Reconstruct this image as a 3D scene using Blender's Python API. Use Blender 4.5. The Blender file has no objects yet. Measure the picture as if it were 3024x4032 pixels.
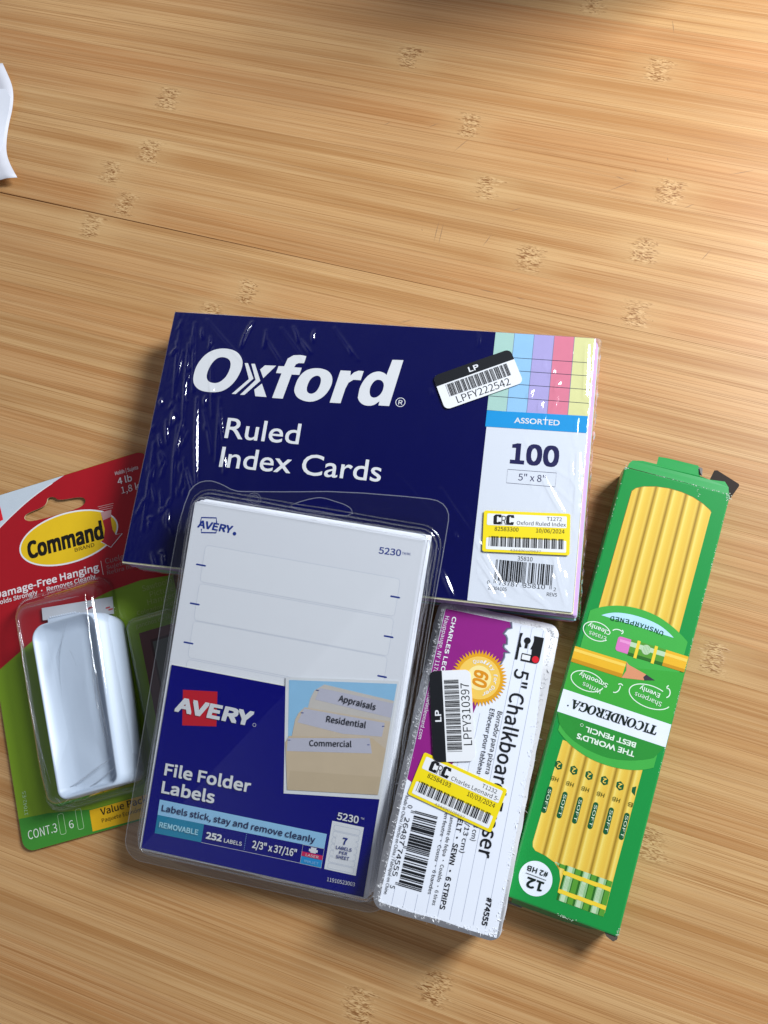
import bpy, bmesh, math, random, os
from mathutils import Matrix, Vector, noise
from mathutils.geometry import tessellate_polygon
random.seed(7)
S = bpy.context.scene
COL = S.collection
MM = 0.001

# ------------------------------------------------------------------ camera, world, lamps, exposure
cam = bpy.data.cameras.new('camera')
cam.sensor_fit = 'VERTICAL'; cam.sensor_height = 36.0; cam.sensor_width = 27.0
cam.lens = 36.0*3280/4032
cam.clip_start = 0.01; cam.clip_end = 20
cam_ob = bpy.data.objects.new('camera', cam); COL.objects.link(cam_ob)
R3 = Matrix(((0.9914055, 0.0, 0.1308246), (0.0272041, 0.9781409, -0.2061559), (-0.127965, 0.207943, 0.9697343)))
cam_ob.matrix_world = Matrix.Translation(Vector((52.3442, -82.4849, 388.0))*MM) @ R3.to_4x4()
S.camera = cam_ob

world = bpy.data.worlds.new('World'); S.world = world; world.use_nodes = True
wn = world.node_tree.nodes; wl = world.node_tree.links
bg = wn['Background']
tc = wn.new('ShaderNodeTexCoord'); sep = wn.new('ShaderNodeSeparateXYZ'); wl.new(tc.outputs['Generated'], sep.inputs[0])
wr = wn.new('ShaderNodeValToRGB')          # a plain room: warm-dark low down, paler towards walls and ceiling
wr.color_ramp.elements[0].position = 0.0; wr.color_ramp.elements[0].color = (0.34, 0.27, 0.21, 1)
wr.color_ramp.elements[1].position = 0.95; wr.color_ramp.elements[1].color = (0.05, 0.052, 0.06, 1)
e_ = wr.color_ramp.elements.new(.42); e_.color = (.72, .76, .86, 1)
e_ = wr.color_ramp.elements.new(.72); e_.color = (.42, .46, .54, 1)
mp = wn.new('ShaderNodeMapRange'); mp.inputs[1].default_value = -0.3; mp.inputs[2].default_value = 1.0
wl.new(sep.outputs['Z'], mp.inputs[0]); wl.new(mp.outputs[0], wr.inputs[0]); wl.new(wr.outputs[0], bg.inputs[0])
bg.inputs['Strength'].default_value = 0.66

def area(name, loc, target, sx, sy, power, col):
    l = bpy.data.lights.new(name, 'AREA'); l.shape = 'RECTANGLE'; l.size = sx; l.size_y = sy; l.energy = power; l.color = col
    o = bpy.data.objects.new(name, l); COL.objects.link(o); o.location = loc
    o.rotation_euler = (Vector(target)-Vector(loc)).to_track_quat('-Z', 'Y').to_euler()
    return o
area('window_light', (0.80, 0.50, 0.74), (0.02, -0.02, 0), 0.32, 0.42, 22.0, (0.90, 0.95, 1.0))
sp = bpy.data.lights.new('warm_spot', 'SPOT'); sp.energy = 11; sp.color = (1.0, 0.74, 0.42); sp.spot_size = math.radians(19); sp.spot_blend = 1.0; sp.shadow_soft_size = 0.03  # added warm spot, cone shaped to make the bright patch at upper right
spo = bpy.data.objects.new('warm_spot', sp); COL.objects.link(spo); spo.location = (0.82, 0.40, 0.78)
spo.rotation_euler = (Vector((0.285, 0.175, 0))-spo.location).to_track_quat('-Z', 'Y').to_euler()

S.view_settings.view_transform = 'Standard'; S.view_settings.look = 'None'
S.view_settings.exposure = 0.0; S.view_settings.gamma = 1.0
S.render.engine = 'CYCLES'
S.cycles.max_bounces = 10; S.cycles.transparent_max_bounces = 24; S.cycles.caustics_reflective = False; S.cycles.caustics_refractive = False
S.cycles.use_denoising = True

# ------------------------------------------------------------------ materials
def lin(h):
    h = h.lstrip('#'); v = [int(h[i:i+2], 16)/255 for i in (0, 2, 4)]
    return tuple((c/12.92 if c <= .04045 else ((c+.055)/1.055)**2.4) for c in v)
MATS = {}
def mat(name, col='#888888', rough=.5, spec=.5, mottle=.05, mscale=180, coat=0, bump=0, bscale=600, metal=0):
    if name in MATS: return MATS[name]
    m = bpy.data.materials.new(name); m.use_nodes = True; nt = m.node_tree; N = nt.nodes; L = nt.links
    b = N['Principled BSDF']; c = lin(col) if isinstance(col, str) else col
    b.inputs['Roughness'].default_value = rough; b.inputs['Specular IOR Level'].default_value = spec
    b.inputs['Coat Weight'].default_value = coat; b.inputs['Coat Roughness'].default_value = .15; b.inputs['Metallic'].default_value = metal
    t = N.new('ShaderNodeTexCoord'); n = N.new('ShaderNodeTexNoise'); n.inputs['Scale'].default_value = mscale; n.inputs['Detail'].default_value = 4
    L.new(t.outputs['Object'], n.inputs['Vector'])
    mx = N.new('ShaderNodeMix'); mx.data_type = 'RGBA'
    mx.inputs[6].default_value = tuple(x*(1-mottle) for x in c)+(1,); mx.inputs[7].default_value = tuple(min(1, x*(1+mottle)) for x in c)+(1,)
    L.new(n.outputs['Fac'], mx.inputs[0]); L.new(mx.outputs[2], b.inputs['Base Color'])
    if bump:
        n2 = N.new('ShaderNodeTexNoise'); n2.inputs['Scale'].default_value = bscale; n2.inputs['Detail'].default_value = 3; L.new(t.outputs['Object'], n2.inputs['Vector'])
        bp = N.new('ShaderNodeBump'); bp.inputs['Strength'].default_value = bump; bp.inputs['Distance'].default_value = .0004
        L.new(n2.outputs['Fac'], bp.inputs['Height']); L.new(bp.outputs[0], b.inputs['Normal'])
    MATS[name] = m; return m
def clear(name, tint=(.93, .95, .96), base=.05, edge=.75, rough=.04, bump=0, bscale=90, power=2.2, deep=.55):
    if name in MATS: return MATS[name]
    m = bpy.data.materials.new(name); m.use_nodes = True; nt = m.node_tree; N = nt.nodes; L = nt.links
    N.remove(N['Principled BSDF']); out = N['Material Output']
    tr = N.new('ShaderNodeBsdfTransparent')
    gl = N.new('ShaderNodeBsdfGlossy'); gl.inputs['Roughness'].default_value = rough; gl.inputs[0].default_value = (1, 1, 1, 1)
    lw = N.new('ShaderNodeLayerWeight'); lw.inputs[0].default_value = .5
    pw = N.new('ShaderNodeMath'); pw.operation = 'POWER'; pw.inputs[1].default_value = power; L.new(lw.outputs['Facing'], pw.inputs[0])
    ma = N.new('ShaderNodeMath'); ma.operation = 'MULTIPLY_ADD'; ma.inputs[1].default_value = edge; ma.inputs[2].default_value = base; ma.use_clamp = True
    L.new(pw.outputs[0], ma.inputs[0])
    tm = N.new('ShaderNodeMix'); tm.data_type = 'RGBA'; tm.inputs[6].default_value = tint+(1,); tm.inputs[7].default_value = tuple(c*deep for c in tint)+(1,); L.new(pw.outputs[0], tm.inputs[0]); L.new(tm.outputs[2], tr.inputs[0])
    mx = N.new('ShaderNodeMixShader'); L.new(ma.outputs[0], mx.inputs[0]); L.new(tr.outputs[0], mx.inputs[1]); L.new(gl.outputs[0], mx.inputs[2])
    L.new(mx.outputs[0], out.inputs[0])
    if bump:
        t = N.new('ShaderNodeTexCoord'); n2 = N.new('ShaderNodeTexNoise'); n2.inputs['Scale'].default_value = bscale; n2.inputs['Detail'].default_value = 2; L.new(t.outputs['Object'], n2.inputs['Vector'])
        bp = N.new('ShaderNodeBump'); bp.inputs['Strength'].default_value = bump; bp.inputs['Distance'].default_value = .001
        L.new(n2.outputs['Fac'], bp.inputs['Height']); L.new(bp.outputs[0], gl.inputs['Normal'])
    MATS[name] = m; return m

def frost(name, k=.4):
    if name in MATS: return MATS[name]
    m = bpy.data.materials.new(name); m.use_nodes = True; nt = m.node_tree; N = nt.nodes; L = nt.links
    N.remove(N['Principled BSDF']); tr = N.new('ShaderNodeBsdfTransparent'); df = N.new('ShaderNodeBsdfDiffuse'); df.inputs[0].default_value = (.85, .88, .92, 1)
    gl = N.new('ShaderNodeBsdfGlossy'); gl.inputs['Roughness'].default_value = .12; m2 = N.new('ShaderNodeMixShader'); m2.inputs[0].default_value = .35
    L.new(df.outputs[0], m2.inputs[1]); L.new(gl.outputs[0], m2.inputs[2])
    mx = N.new('ShaderNodeMixShader'); mx.inputs[0].default_value = k; L.new(tr.outputs[0], mx.inputs[1]); L.new(m2.outputs[0], mx.inputs[2]); L.new(mx.outputs[0], N['Material Output'].inputs[0])
    MATS[name] = m; return m

# ------------------------------------------------------------------ text, barcodes, outlines
try:
    FONT = bpy.data.fonts.load(os.path.join(bpy.utils.system_resource('DATAFILES'), 'fonts', 'Noto Sans CJK Regular.woff2'))
except Exception:
    FONT = None
_capc = {}
def glyphs(s, off=0.0, shear=0.0, spacing=1.0, own=True):
    c = bpy.data.curves.new('t', 'FONT'); c.body = s
    if FONT and own: c.font = FONT
    c.size = 1; c.offset = off; c.shear = shear; c.space_character = spacing; c.resolution_u = 4
    o = bpy.data.objects.new('t', c); me = bpy.data.meshes.new_from_object(o)
    V = [(v.co.x, v.co.y) for v in me.vertices]; F = [tuple(p.vertices) for p in me.polygons]
    bpy.data.objects.remove(o); bpy.data.curves.remove(c); bpy.data.meshes.remove(me)
    return V, F
def caph(own=True):
    if own not in _capc:
        V, F = glyphs('H', own=own); _capc[own] = max(v[1] for v in V)
    return _capc[own]
LC = {'0': '0001101', '1': '0011001', '2': '0010011', '3': '0111101', '4': '0100011', '5': '0110001', '6': '0101111', '7': '0111011', '8': '0110111', '9': '0001011'}
def upc(d):
    s = '101'+''.join(LC[c] for c in d[:6])+'01010'+''.join(''.join('1' if b == '0' else '0' for b in LC[c]) for c in d[6:])+'101'
    return s
C39 = {c: p for c, p in zip('0123456789LPFY*', ['nnnwwnwnn', 'wnnwnnnnw', 'nnwwnnnnw', 'wnwwnnnnn', 'nnnwwnnnw', 'wnnwwnnnn', 'nnwwwnnnn', 'nnnwnnwnw', 'wnnwnnwnn', 'nnwwnnwnn', 'nnwnnnnww', 'nnwnwnnwn', 'nnwnwwnnn', 'wwnnwnnnn', 'nwnnwnwnn'])}
def code39(t):
    r = ''
    for ch in '*'+t+'*':
        for i, e in enumerate(C39[ch]): r += ('1' if i % 2 == 0 else '0')*(3 if e == 'w' else 1)
        r += '0'
    return r[:-1]

def rr(x0, y0, x1, y1, r, n=6):
    """rounded rectangle outline, counter-clockwise; r is one radius or four (bl, br, tr, tl)"""
    r = (r,)*4 if not isinstance(r, (tuple, list)) else r
    out = []
    for (cx, cy, a0, q) in ((x0+r[0], y0+r[0], 180, r[0]), (x1-r[1], y0+r[1], 270, r[1]), (x1-r[2], y1-r[2], 0, r[2]), (x0+r[3], y1-r[3], 90, r[3])):
        if q <= 0: out.append((cx, cy)); continue
        for k in range(n+1):
            a = math.radians(a0+90*k/n); out.append((cx+q*math.cos(a), cy+q*math.sin(a)))
    return out
def ell(cx, cy, rx, ry, n=40, rot=0, a0=0, a1=360):
    c, s = math.cos(rot), math.sin(rot); o = []
    full = abs(a1-a0) >= 360
    for k in range(n if full else n+1):
        a = math.radians(a0+(a1-a0)*k/n); x, y = rx*math.cos(a), ry*math.sin(a); o.append((cx+c*x-s*y, cy+s*x+c*y))
    return o
def smooth(pts, it=2, closed=True):
    for _ in range(it):
        q = []; n = len(pts)
        for i in range(n if closed else n-1):
            a, b = pts[i], pts[(i+1) % n]
            q += [(a[0]*.75+b[0]*.25, a[1]*.75+b[1]*.25), (a[0]*.25+b[0]*.75, a[1]*.25+b[1]*.75)]
        pts = q
    return pts

def dense(pts, d=3.0):
    o = []
    for i, a_ in enumerate(pts):
        b_ = pts[(i+1) % len(pts)]; l = math.hypot(b_[0]-a_[0], b_[1]-a_[1]); k = max(1, int(l/d)); 
        o += [(a_[0]+(b_[0]-a_[0])*t/k, a_[1]+(b_[1]-a_[1])*t/k) for t in range(k)]
    return o

class MB:
    """collects shapes in millimetres, z measured from the thing's top face (or whatever zoff says)"""
    def __init__(s, thing): s.T = thing; s.V = []; s.F = []; s.M = []; s.mats = []; s.sub = None; s.sm = False
    def mi(s, m):
        if m not in s.mats: s.mats.append(m)
        return s.mats.index(m)
    def frame(s, cx, cy, ang): s.sub = (cx, cy, math.cos(ang), math.sin(ang))
    def pt(s, x, y):
        if s.sub: cx, cy, c, q = s.sub; return (cx+c*x-q*y, cy+q*x+c*y)
        return (x, y)
    def add(s, V, F, m):
        o = len(s.V); s.V += V; k = s.mi(m)
        for f in F: s.F.append(tuple(i+o for i in f)); s.M.append(k)
    def poly(s, pts, z, m, holes=()):
        A = sum(pts[i][0]*pts[(i+1) % len(pts)][1]-pts[(i+1) % len(pts)][0]*pts[i][1] for i in range(len(pts)))
        if A < 0: pts = pts[::-1]
        loops = [pts]+list(holes); flat = [p for l in loops for p in l]
        tris = tessellate_polygon([[Vector((p[0], p[1], 0)) for p in l] for l in loops])
        F = []
        for t in tris:
            a, b, c = (flat[i] for i in t)
            if (b[0]-a[0])*(c[1]-a[1])-(b[1]-a[1])*(c[0]-a[0]) < 0: t = (t[0], t[2], t[1])
            F.append(tuple(t))
        V = []
        for p in flat:
            x, y = s.pt(*p); V.append((x, y, z(x, y) if callable(z) else z))
        s.add(V, F, m); return [p for l in loops for p in l], F
    def rect(s, x0, y0, x1, y1, z, m): s.poly([(x0, y0), (x1, y0), (x1, y1), (x0, y1)], z, m)
    def plate(s, pts, z0, z1, m, holes=(), mside=None, bev=0.0):
        """solid plate between z0 and z1, with holes and an optional small chamfer on top"""
        s.poly(pts, z1, m, holes)
        A = sum(pts[i][0]*pts[(i+1) % len(pts)][1]-pts[(i+1) % len(pts)][0]*pts[i][1] for i in range(len(pts)))
        if A < 0: pts = pts[::-1]
        s.poly(pts, z0, m, holes)
        nf = s.F[-(len(s.F)-0):]
        for l in [pts]+[h[::-1] if sum(h[i][0]*h[(i+1) % len(h)][1]-h[(i+1) % len(h)][0]*h[i][1] for i in range(len(h))) > 0 else h for h in holes]:
            n = len(l); V = [s.pt(*p)+(z0,) for p in l]+[s.pt(*p)+(z1,) for p in l]
            s.add(V, [(i, (i+1) % n, n+(i+1) % n, n+i) for i in range(n)], mside or m)
    def loft(s, secs, m, cap0=True, cap1=True):
        """secs: list of (outline, z or callable); outlines share one vertex count"""
        n = len(secs[0][0]); V = []; F = []
        for pts, z in secs: V += [s.pt(*p)+((z(*p) if callable(z) else z),) for p in pts]
        for k in range(len(secs)-1):
            for i in range(n): j = (i+1) % n; F.append((k*n+i, k*n+j, (k+1)*n+j, (k+1)*n+i))
        if cap0: F.append(tuple(range(n))[::-1])
        if cap1: F.append(tuple((len(secs)-1)*n+i for i in range(n)))
        s.add(V, F, m)
    def text(s, t, p0, p1, cap, z, m, off=0.0, shear=0.0, sp=1.0, own=True):
        """one line of lettering from p0 to p1 on its baseline, cap mm tall; off thickens the strokes (share of the cap height)"""
        V, F = glyphs(t, 0.0, shear, sp, own)
        if not V: return
        r_ = off*cap*1.35 if off > .004 else 0.0
        x0 = min(v[0] for v in V); x1 = max(v[0] for v in V)
        dx, dy = p1[0]-p0[0], p1[1]-p0[1]; w = math.hypot(dx, dy); ux, uy = dx/w, dy/w; k = (w-2*r_)/(x1-x0); q = (cap-2*r_)/caph(own)
        for n_, (sx, sy) in enumerate(((0, 0), (-1, -1), (1, -1), (1, 1), (-1, 1), (-1, 0), (1, 0), (0, -1), (0, 1), (.5, .5), (-.5, .5), (.5, -.5), (-.5, -.5)) if r_ else ((0, 0),)):
            out = []
            for x, y in V:
                a = (x-x0)*k+r_+sx*r_; b = y*q+r_+sy*r_; X, Y = s.pt(p0[0]+ux*a-uy*b, p0[1]+uy*a+ux*b); out.append((X, Y, z-.004*n_))
            s.add(out, F, m)
    def line(s, pts, w, z, m, closed=False):
        n = len(pts); L = []; Rr = []
        for i in range(n):
            a = pts[i-1] if (i or closed) else pts[i]; b = pts[(i+1) % n] if (i < n-1 or closed) else pts[i]
            d = Vector((b[0]-a[0], b[1]-a[1])); d.normalize() if d.length else None
            L.append((pts[i][0]-d.y*w/2, pts[i][1]+d.x*w/2)); Rr.append((pts[i][0]+d.y*w/2, pts[i][1]-d.x*w/2))
        V = [s.pt(*p)+(z,) for p in L+Rr]
        s.add(V, [(i, n+i, n+(i+1) % n, (i+1) % n) for i in range(n if closed else n-1)], m)
    def tube(s, pts, r, m, closed=False, n=6, taper=True):
        V = []; N_ = len(pts)
        for i, p in enumerate(pts):
            a = Vector(pts[i-1] if (i or closed) else p); b = Vector(pts[(i+1) % N_] if (i < N_-1 or closed) else p); d = (b-a).normalized()
            u = d.cross(Vector((0, 0, 1))).normalized(); v = u.cross(d); k = 1.0 if closed or not taper else max(.15, min(1, 4*min(i, N_-1-i)/N_))
            for j in range(n): a_ = 2*math.pi*j/n; q = Vector(p)+(u*math.cos(a_)+v*math.sin(a_))*r*k; V.append(s.pt(q.x, q.y)+(q.z,))
        s.add(V, [(i*n+j, i*n+(j+1) % n, ((i+1) % N_)*n+(j+1) % n, ((i+1) % N_)*n+j) for i in range(N_ if closed else N_-1) for j in range(n)], m)
    def bars(s, bits, p0, p1, h, z, m, side=1):
        """bars from p0 to p1 along the code, h mm tall to the left of the direction"""
        n = len(bits); dx, dy = (p1[0]-p0[0])/n, (p1[1]-p0[1])/n; l = math.hypot(dx, dy); nx, ny = -dy/l*h*side, dx/l*h*side; i = 0
        while i < n:
            if bits[i] == '1':
                j = i
                while j < n and bits[j] == '1': j += 1
                a = (p0[0]+dx*i, p0[1]+dy*i); b = (p0[0]+dx*j, p0[1]+dy*j)
                s.poly([a, b, (b[0]+nx, b[1]+ny), (a[0]+nx, a[1]+ny)], z, m); i = j
            else: i += 1
    def build(s, name, parent=None, label=None, kind=None):
        me = bpy.data.meshes.new(name); T = s.T.thick if s.T else 0
        me.from_pydata([(x*MM, y*MM, (z+T)*MM) for x, y, z in s.V], [], s.F)
        for m in s.mats: me.materials.append(m)
        me.polygons.foreach_set('material_index', s.M)
        if s.sm: me.polygons.foreach_set('use_smooth', [True]*len(s.F))
        me.update()
        o = bpy.data.objects.new(name, me); COL.objects.link(o); o.parent = parent if parent is not None else (s.T.root if s.T else None)
        if label: o['label'] = label
        if kind: o['kind'] = kind
        return o
def fixn(o):
    bm = bmesh.new(); bm.from_mesh(o.data); bmesh.ops.recalc_face_normals(bm, faces=bm.faces); bm.to_mesh(o.data); bm.free()

class Thing:
    def __init__(s, name, label, cat, pose, thick):
        s.thick = thick; s.root = bpy.data.objects.new(name, None); COL.objects.link(s.root); s.root.empty_display_size = .01
        x, y, z, a, b, g = pose
        M = Matrix.Rotation(g, 4, 'Z') @ Matrix.Rotation(b, 4, 'Y') @ Matrix.Rotation(a, 4, 'X')
        s.root.matrix_world = Matrix.Translation(Vector((x, y, z))*MM) @ M @ Matrix.Translation((0, 0, -thick*MM))
        s.root['label'] = label; s.root['category'] = cat

WHITE = mat('white_print', '#e9eaec', .42, .5, .015)
BLACK = mat('black_ink', '#15171c', .4, .5, .05)
NAVY_INK = mat('navy_ink', '#1c2f86', .4)
YEL = mat('yellow_label', '#f0d80c', .45, .5, .03)

# ------------------------------------------------------------------ the bamboo table top
GA = math.radians(-15.3)
def bamboo():
    m = bpy.data.materials.new('bamboo'); m.use_nodes = True; nt = m.node_tree; N = nt.nodes; L = nt.links; b = N['Principled BSDF']
    def node(t, **k):
        n = N.new(t)
        for a, v in k.items(): setattr(n, a, v)
        return n
    def math_(op, a, b_=None, c=None, clamp=False):
        n = N.new('ShaderNodeMath'); n.operation = op; n.use_clamp = clamp
        for i, v in enumerate((a, b_, c)):
            if v is None: continue
            if isinstance(v, (int, float)): n.inputs[i].default_value = v
            else: L.new(v, n.inputs[i])
        return n.outputs[0]
    def attr(nm):
        n = node('ShaderNodeAttribute'); n.attribute_type = 'OBJECT'; n.attribute_name = nm; return n.outputs['Fac']
    def mixc(f, a, b_):
        n = N.new('ShaderNodeMix'); n.data_type = 'RGBA'
        for i, v in ((6, a), (7, b_)):
            if isinstance(v, tuple): n.inputs[i].default_value = v+(1,)
            else: L.new(v, n.inputs[i])
        if isinstance(f, (int, float)): n.inputs[0].default_value = f
        else: L.new(f, n.inputs[0])
        return n.outputs[2]
    def ramp(f, lo, hi, a=0.0, b_=1.0):
        n = N.new('ShaderNodeMapRange'); n.interpolation_type = 'SMOOTHSTEP'; L.new(f, n.inputs[0]); n.inputs[1].default_value = lo; n.inputs[2].default_value = hi; n.inputs[3].default_value = a; n.inputs[4].default_value = b_
        return n.outputs[0]
    tc = node('ShaderNodeTexCoord'); sep = node('ShaderNodeSeparateXYZ'); L.new(tc.outputs['Object'], sep.inputs[0])
    X = math_('MULTIPLY', sep.outputs['X'], 1000.0); Y = math_('MULTIPLY', sep.outputs['Y'], 1000.0)
    seed = attr('["seed"]'); tone = attr('["tone"]')
    def nz(sx, sy, det=3, off=0, rough=.5, dist=0):
        cb = node('ShaderNodeCombineXYZ'); L.new(math_('MULTIPLY', X, sx), cb.inputs[0]); L.new(math_('MULTIPLY', Y, sy), cb.inputs[1]); L.new(math_('ADD', seed, off), cb.inputs[2])
        n = node('ShaderNodeTexNoise'); n.inputs['Scale'].default_value = 1; n.inputs['Detail'].default_value = det; n.inputs['Roughness'].default_value = rough; n.inputs['Distortion'].default_value = dist
        L.new(cb.outputs[0], n.inputs['Vector']); return n.outputs['Fac']
    broad = nz(.003, .13, 3, 3); mid = nz(.004, .60, 3, 11, .55); fine = nz(.0065, 2.3, 3, 23, .6); fleck = nz(.05, 3.2, 2, 31); vfine = nz(.009, 5.5, 3, 47); cloud = nz(.012, .03, 2, 71)
    base = mixc(ramp(broad, .34, .64), (.44, .235, .105), (.60, .375, .190))
    base = mixc(math_('MULTIPLY', tone, 1.0), base, (.50, .245, .115))
    base = mixc(ramp(mid, .42, .66, 0, .35), base, (.66, .45, .250))
    base = mixc(ramp(mid, .44, .30, 0, .28), base, (.43, .225, .100))
    base = mixc(ramp(fine, .57, .63, 0, .75), base, (.34, .165, .068))
    base = mixc(ramp(fine, .42, .28, 0, .35), base, (.68, .48, .28))
    base = mixc(ramp(vfine, .54, .62, 0, .62), base, (.35, .17, .075))
    base = mixc(ramp(fleck, .66, .76, 0, .35), base, (.20, .085, .03))
    base = mixc(ramp(cloud, .45, .7, 0, .22), base, (.44, .27, .14))
    # nodes of the culm: short ragged bands across each strip
    jig = math_('MULTIPLY', math_('SUBTRACT', nz(.10, .62, 3, 5, .7), .5), 19.0)
    near = None; halo = None
    wv = math_('ADD', math_('MULTIPLY', nz(.02, .05, 1, 77), 1.8), .25)
    for nm in ('["node_a"]', '["node_b"]', '["node_c"]'):
        dx = math_('ABSOLUTE', math_('SUBTRACT', math_('ADD', X, jig), attr(nm)))
        a = ramp(math_('DIVIDE', dx, wv), 2.0, 6.4, 1, 0); h = ramp(dx, 2.0, 26.0, 1, 0)
        near = a if near is None else math_('MAXIMUM', near, a); halo = h if halo is None else math_('MAXIMUM', halo, h)
    ed = ramp(math_('ABSOLUTE', Y), 5.2, 8.0, 1, 0); near = math_('MULTIPLY', math_('MULTIPLY', near, ed), ramp(nz(.03, .16, 1, 91), .2, .55, .6, 1))
    crinkle = nz(.26, 1.15, 2, 57, .55, 1.6)
    base = mixc(math_('MULTIPLY', halo, .38), base, (.60, .40, .21))
    base = mixc(math_('MULTIPLY', near, ramp(crinkle, .51, .59, 0, .95)), base, (.24, .11, .045))
    base = mixc(math_('MULTIPLY', near, ramp(crinkle, .49, .40, 0, .85)), base, (.68, .47, .26))
    hsv = node('ShaderNodeHueSaturation'); hsv.inputs['Saturation'].default_value = 1.10; hsv.inputs['Value'].default_value = 1.03; L.new(base, hsv.inputs['Color']); L.new(hsv.outputs[0], b.inputs['Base Color'])
    L.new(ramp(fine, .3, .7, .34, .46), b.inputs['Roughness']); b.inputs['Specular IOR Level'].default_value = .42
    hgt = math_('ADD', math_('MULTIPLY', fine, -.25), math_('MULTIPLY', math_('MULTIPLY', near, crinkle), 1.1))
    bp = node('ShaderNodeBump'); bp.inputs['Strength'].default_value = .28; bp.inputs['Distance'].default_value = .0004; L.new(hgt, bp.inputs['Height']); L.new(bp.outputs[0], b.inputs['Normal'])
    return m
BAMBOO = bamboo()
ux = Vector((math.cos(GA), math.sin(GA), 0)); uy = Vector((-math.sin(GA), math.cos(GA), 0))
SEAM = 118.4; PW = 16.8
NODES = [(84.3, -118.7), (99.9, -103.7), (113.8, -201.3), (125.5, -187.3), (129.0, 90.5), (142.4, -202.4), (144.3, 33.7), (158.5, -184.9), (160.8, 86.3), (177.0, 1.9), (193.9, -185.9), (194.4, 91.6), (211.0, -16.9), (236.9, -59.8), (262.4, 70.0), (293.3, 28.0), (-23.5, 160.2), (-114.4, 152.0), (-188.8, 80.5), (-207.0, 52.9)]
bmq = MB(None); bmq.plate([(-420, -420), (420, -420), (420, 420), (-420, 420)], -18, -1.5, mat('bamboo_core', (.16, .075, .025), .7))
top = bmq.build('tabletop', None); top['kind'] = 'structure'; fixn(top)
top.rotation_euler = (0, 0, GA)
def plank_mesh(y0, y1, cut=0.0):
    b = .05; x = 420
    xm = 5.0; ym = y1-cut*.12
    V = [(-x, y0, -1.5), (x, y0, -1.5), (x, y1, -1.5), (-x, y1-cut, -1.5), (-x, y0, -.05), (x, y0, -.05), (x, y1, -.05), (-x, y1-cut, -.05),
         (-x, y0+b, 0), (x, y0+b, 0), (x, y1-b, 0), (-x, y1-b-cut, 0), (xm, ym, -1.5), (xm, ym, -.05), (xm, ym-b, 0)]
    F = [(0, 3, 12, 2, 1), (0, 1, 5, 4), (2, 12, 13, 6), (12, 3, 7, 13), (4, 5, 9, 8), (6, 13, 14, 10), (13, 7, 11, 14), (8, 9, 10, 14, 11), (1, 2, 6, 10, 9, 5), (0, 4, 8, 11, 7, 3)]
    me = bpy.data.meshes.new('plank'); me.from_pydata([(a*MM, c*MM, d*MM) for a, c, d in V], [], F); me.materials.append(BAMBOO); me.update(); return me
PM = plank_mesh(-PW/2+.012, PW/2-.012); PMS = plank_mesh(-PW/2+.012, PW/2-.012, .95)
rnd = random.Random(3)
for k in range(-31, 17):
    yc = SEAM+PW*(k+.5)
    o = bpy.data.objects.new('plank', PMS if k == -1 else PM); COL.objects.link(o); o.parent = top; o.location = (0, yc*MM, 0)
    ns = [x for (y, x) in NODES if abs(y-yc) < PW/2]
    while len(ns) < 3:
        c = rnd.choice([-1, .7])*rnd.uniform(335, 400); ns.append(c)
    o['node_a'], o['node_b'], o['node_c'] = [float(v) for v in ns[:3]]
    o['seed'] = float(rnd.uniform(0, 900)); o['tone'] = float(rnd.choice([0, 0, .1, .2, .35, .6])*rnd.uniform(.6, 1.1))

SCRATCHES = [(30.8, 192.1, 40.9, 201.0), (17.8, 207.8, 23.8, 210.4), (107.9, 164.9, 122.8, 170.5), (113.3, 173.7, 117.7, 171.5), (168.0, 171.1, 180.1, 172.9), (24.6, 153.6, 21.8, 140.7), (26.8, 152.2, 24.2, 139.3), (51.2, 144.5, 46.5, 137.6), (60.0, 156.4, 67.0, 158.6), (144.7, 263.1, 145.2, 254.6), (157.6, 131.3, 151.9, 124.8), (145.6, 153.8, 151.2, 156.1), (4.4, 97.4, 12.5, 99.0), (44.9, 114.2, 52.9, 112.0), (63.2, 109.1, 67.7, 107.7), (139.0, 182.6, 139.5, 180.6), (122.5, 177.1, 123.5, 175.0), (15.7, 149.1, 16.0, 147.8), (-5.8, 211.1, -2.1, 212.9)]
m = MB(None); SCR = mat('scratch', (.27, .15, .075), .6)
for x0, y0, x1, y1 in SCRATCHES:
    w = .16; d = Vector((x1-x0, y1-y0)).normalized(); mx_, my_ = (x0+x1)/2+rnd.uniform(-.3, .3), (y0+y1)/2
    m.poly([(x0, y0), (mx_-d.y*w, my_+d.x*w), (x1, y1), (mx_+d.y*w, my_-d.x*w)], .03, SCR)
sc_ = m.build('scratch_marks', top, kind='stuff'); sc_.rotation_euler = (0, 0, -GA)

# ------------------------------------------------------------------ stickers shared by two packs
def lp_sticker(T, cx, cy, ang, code, z):
    m = MB(T); m.frame(cx, cy, ang); W, H = 37.6, 17.8
    m.plate(rr(-W/2, -H/2, W/2, H/2, 2.6), z, z+.10, WHITE)
    st = m.build('asset_sticker', label='white sticker with black band and barcode'); fixn(st)
    m = MB(T); m.frame(cx, cy, ang); z += .16
    m.poly([(-W/2+.02, H/2-5.5), (W/2-.02, H/2-5.5)]+[p for p in rr(-W/2+.02, -H/2, W/2-.02, H/2-.02, 2.6) if p[1] > H/2-2.7][:], z, BLACK)
    m.build('black_band', st)
    m = MB(T); m.frame(cx, cy, ang)
    m.text('LP', (-2.4, H/2-4.3), (2.4, H/2-4.3), 2.6, z+.06, WHITE, .03)
    m.text(code, (-12.3, -H/2+1.1), (13.2, -H/2+1.1), 3.5, z, BLACK, .0)
    m.build('lettering', st)
    m = MB(T); m.frame(cx, cy, ang); m.bars(code39(code), (-14.8, -H/2+5.4), (14.8, -H/2+5.4), 6.2, z, BLACK); m.build('barcode', st)
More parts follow.
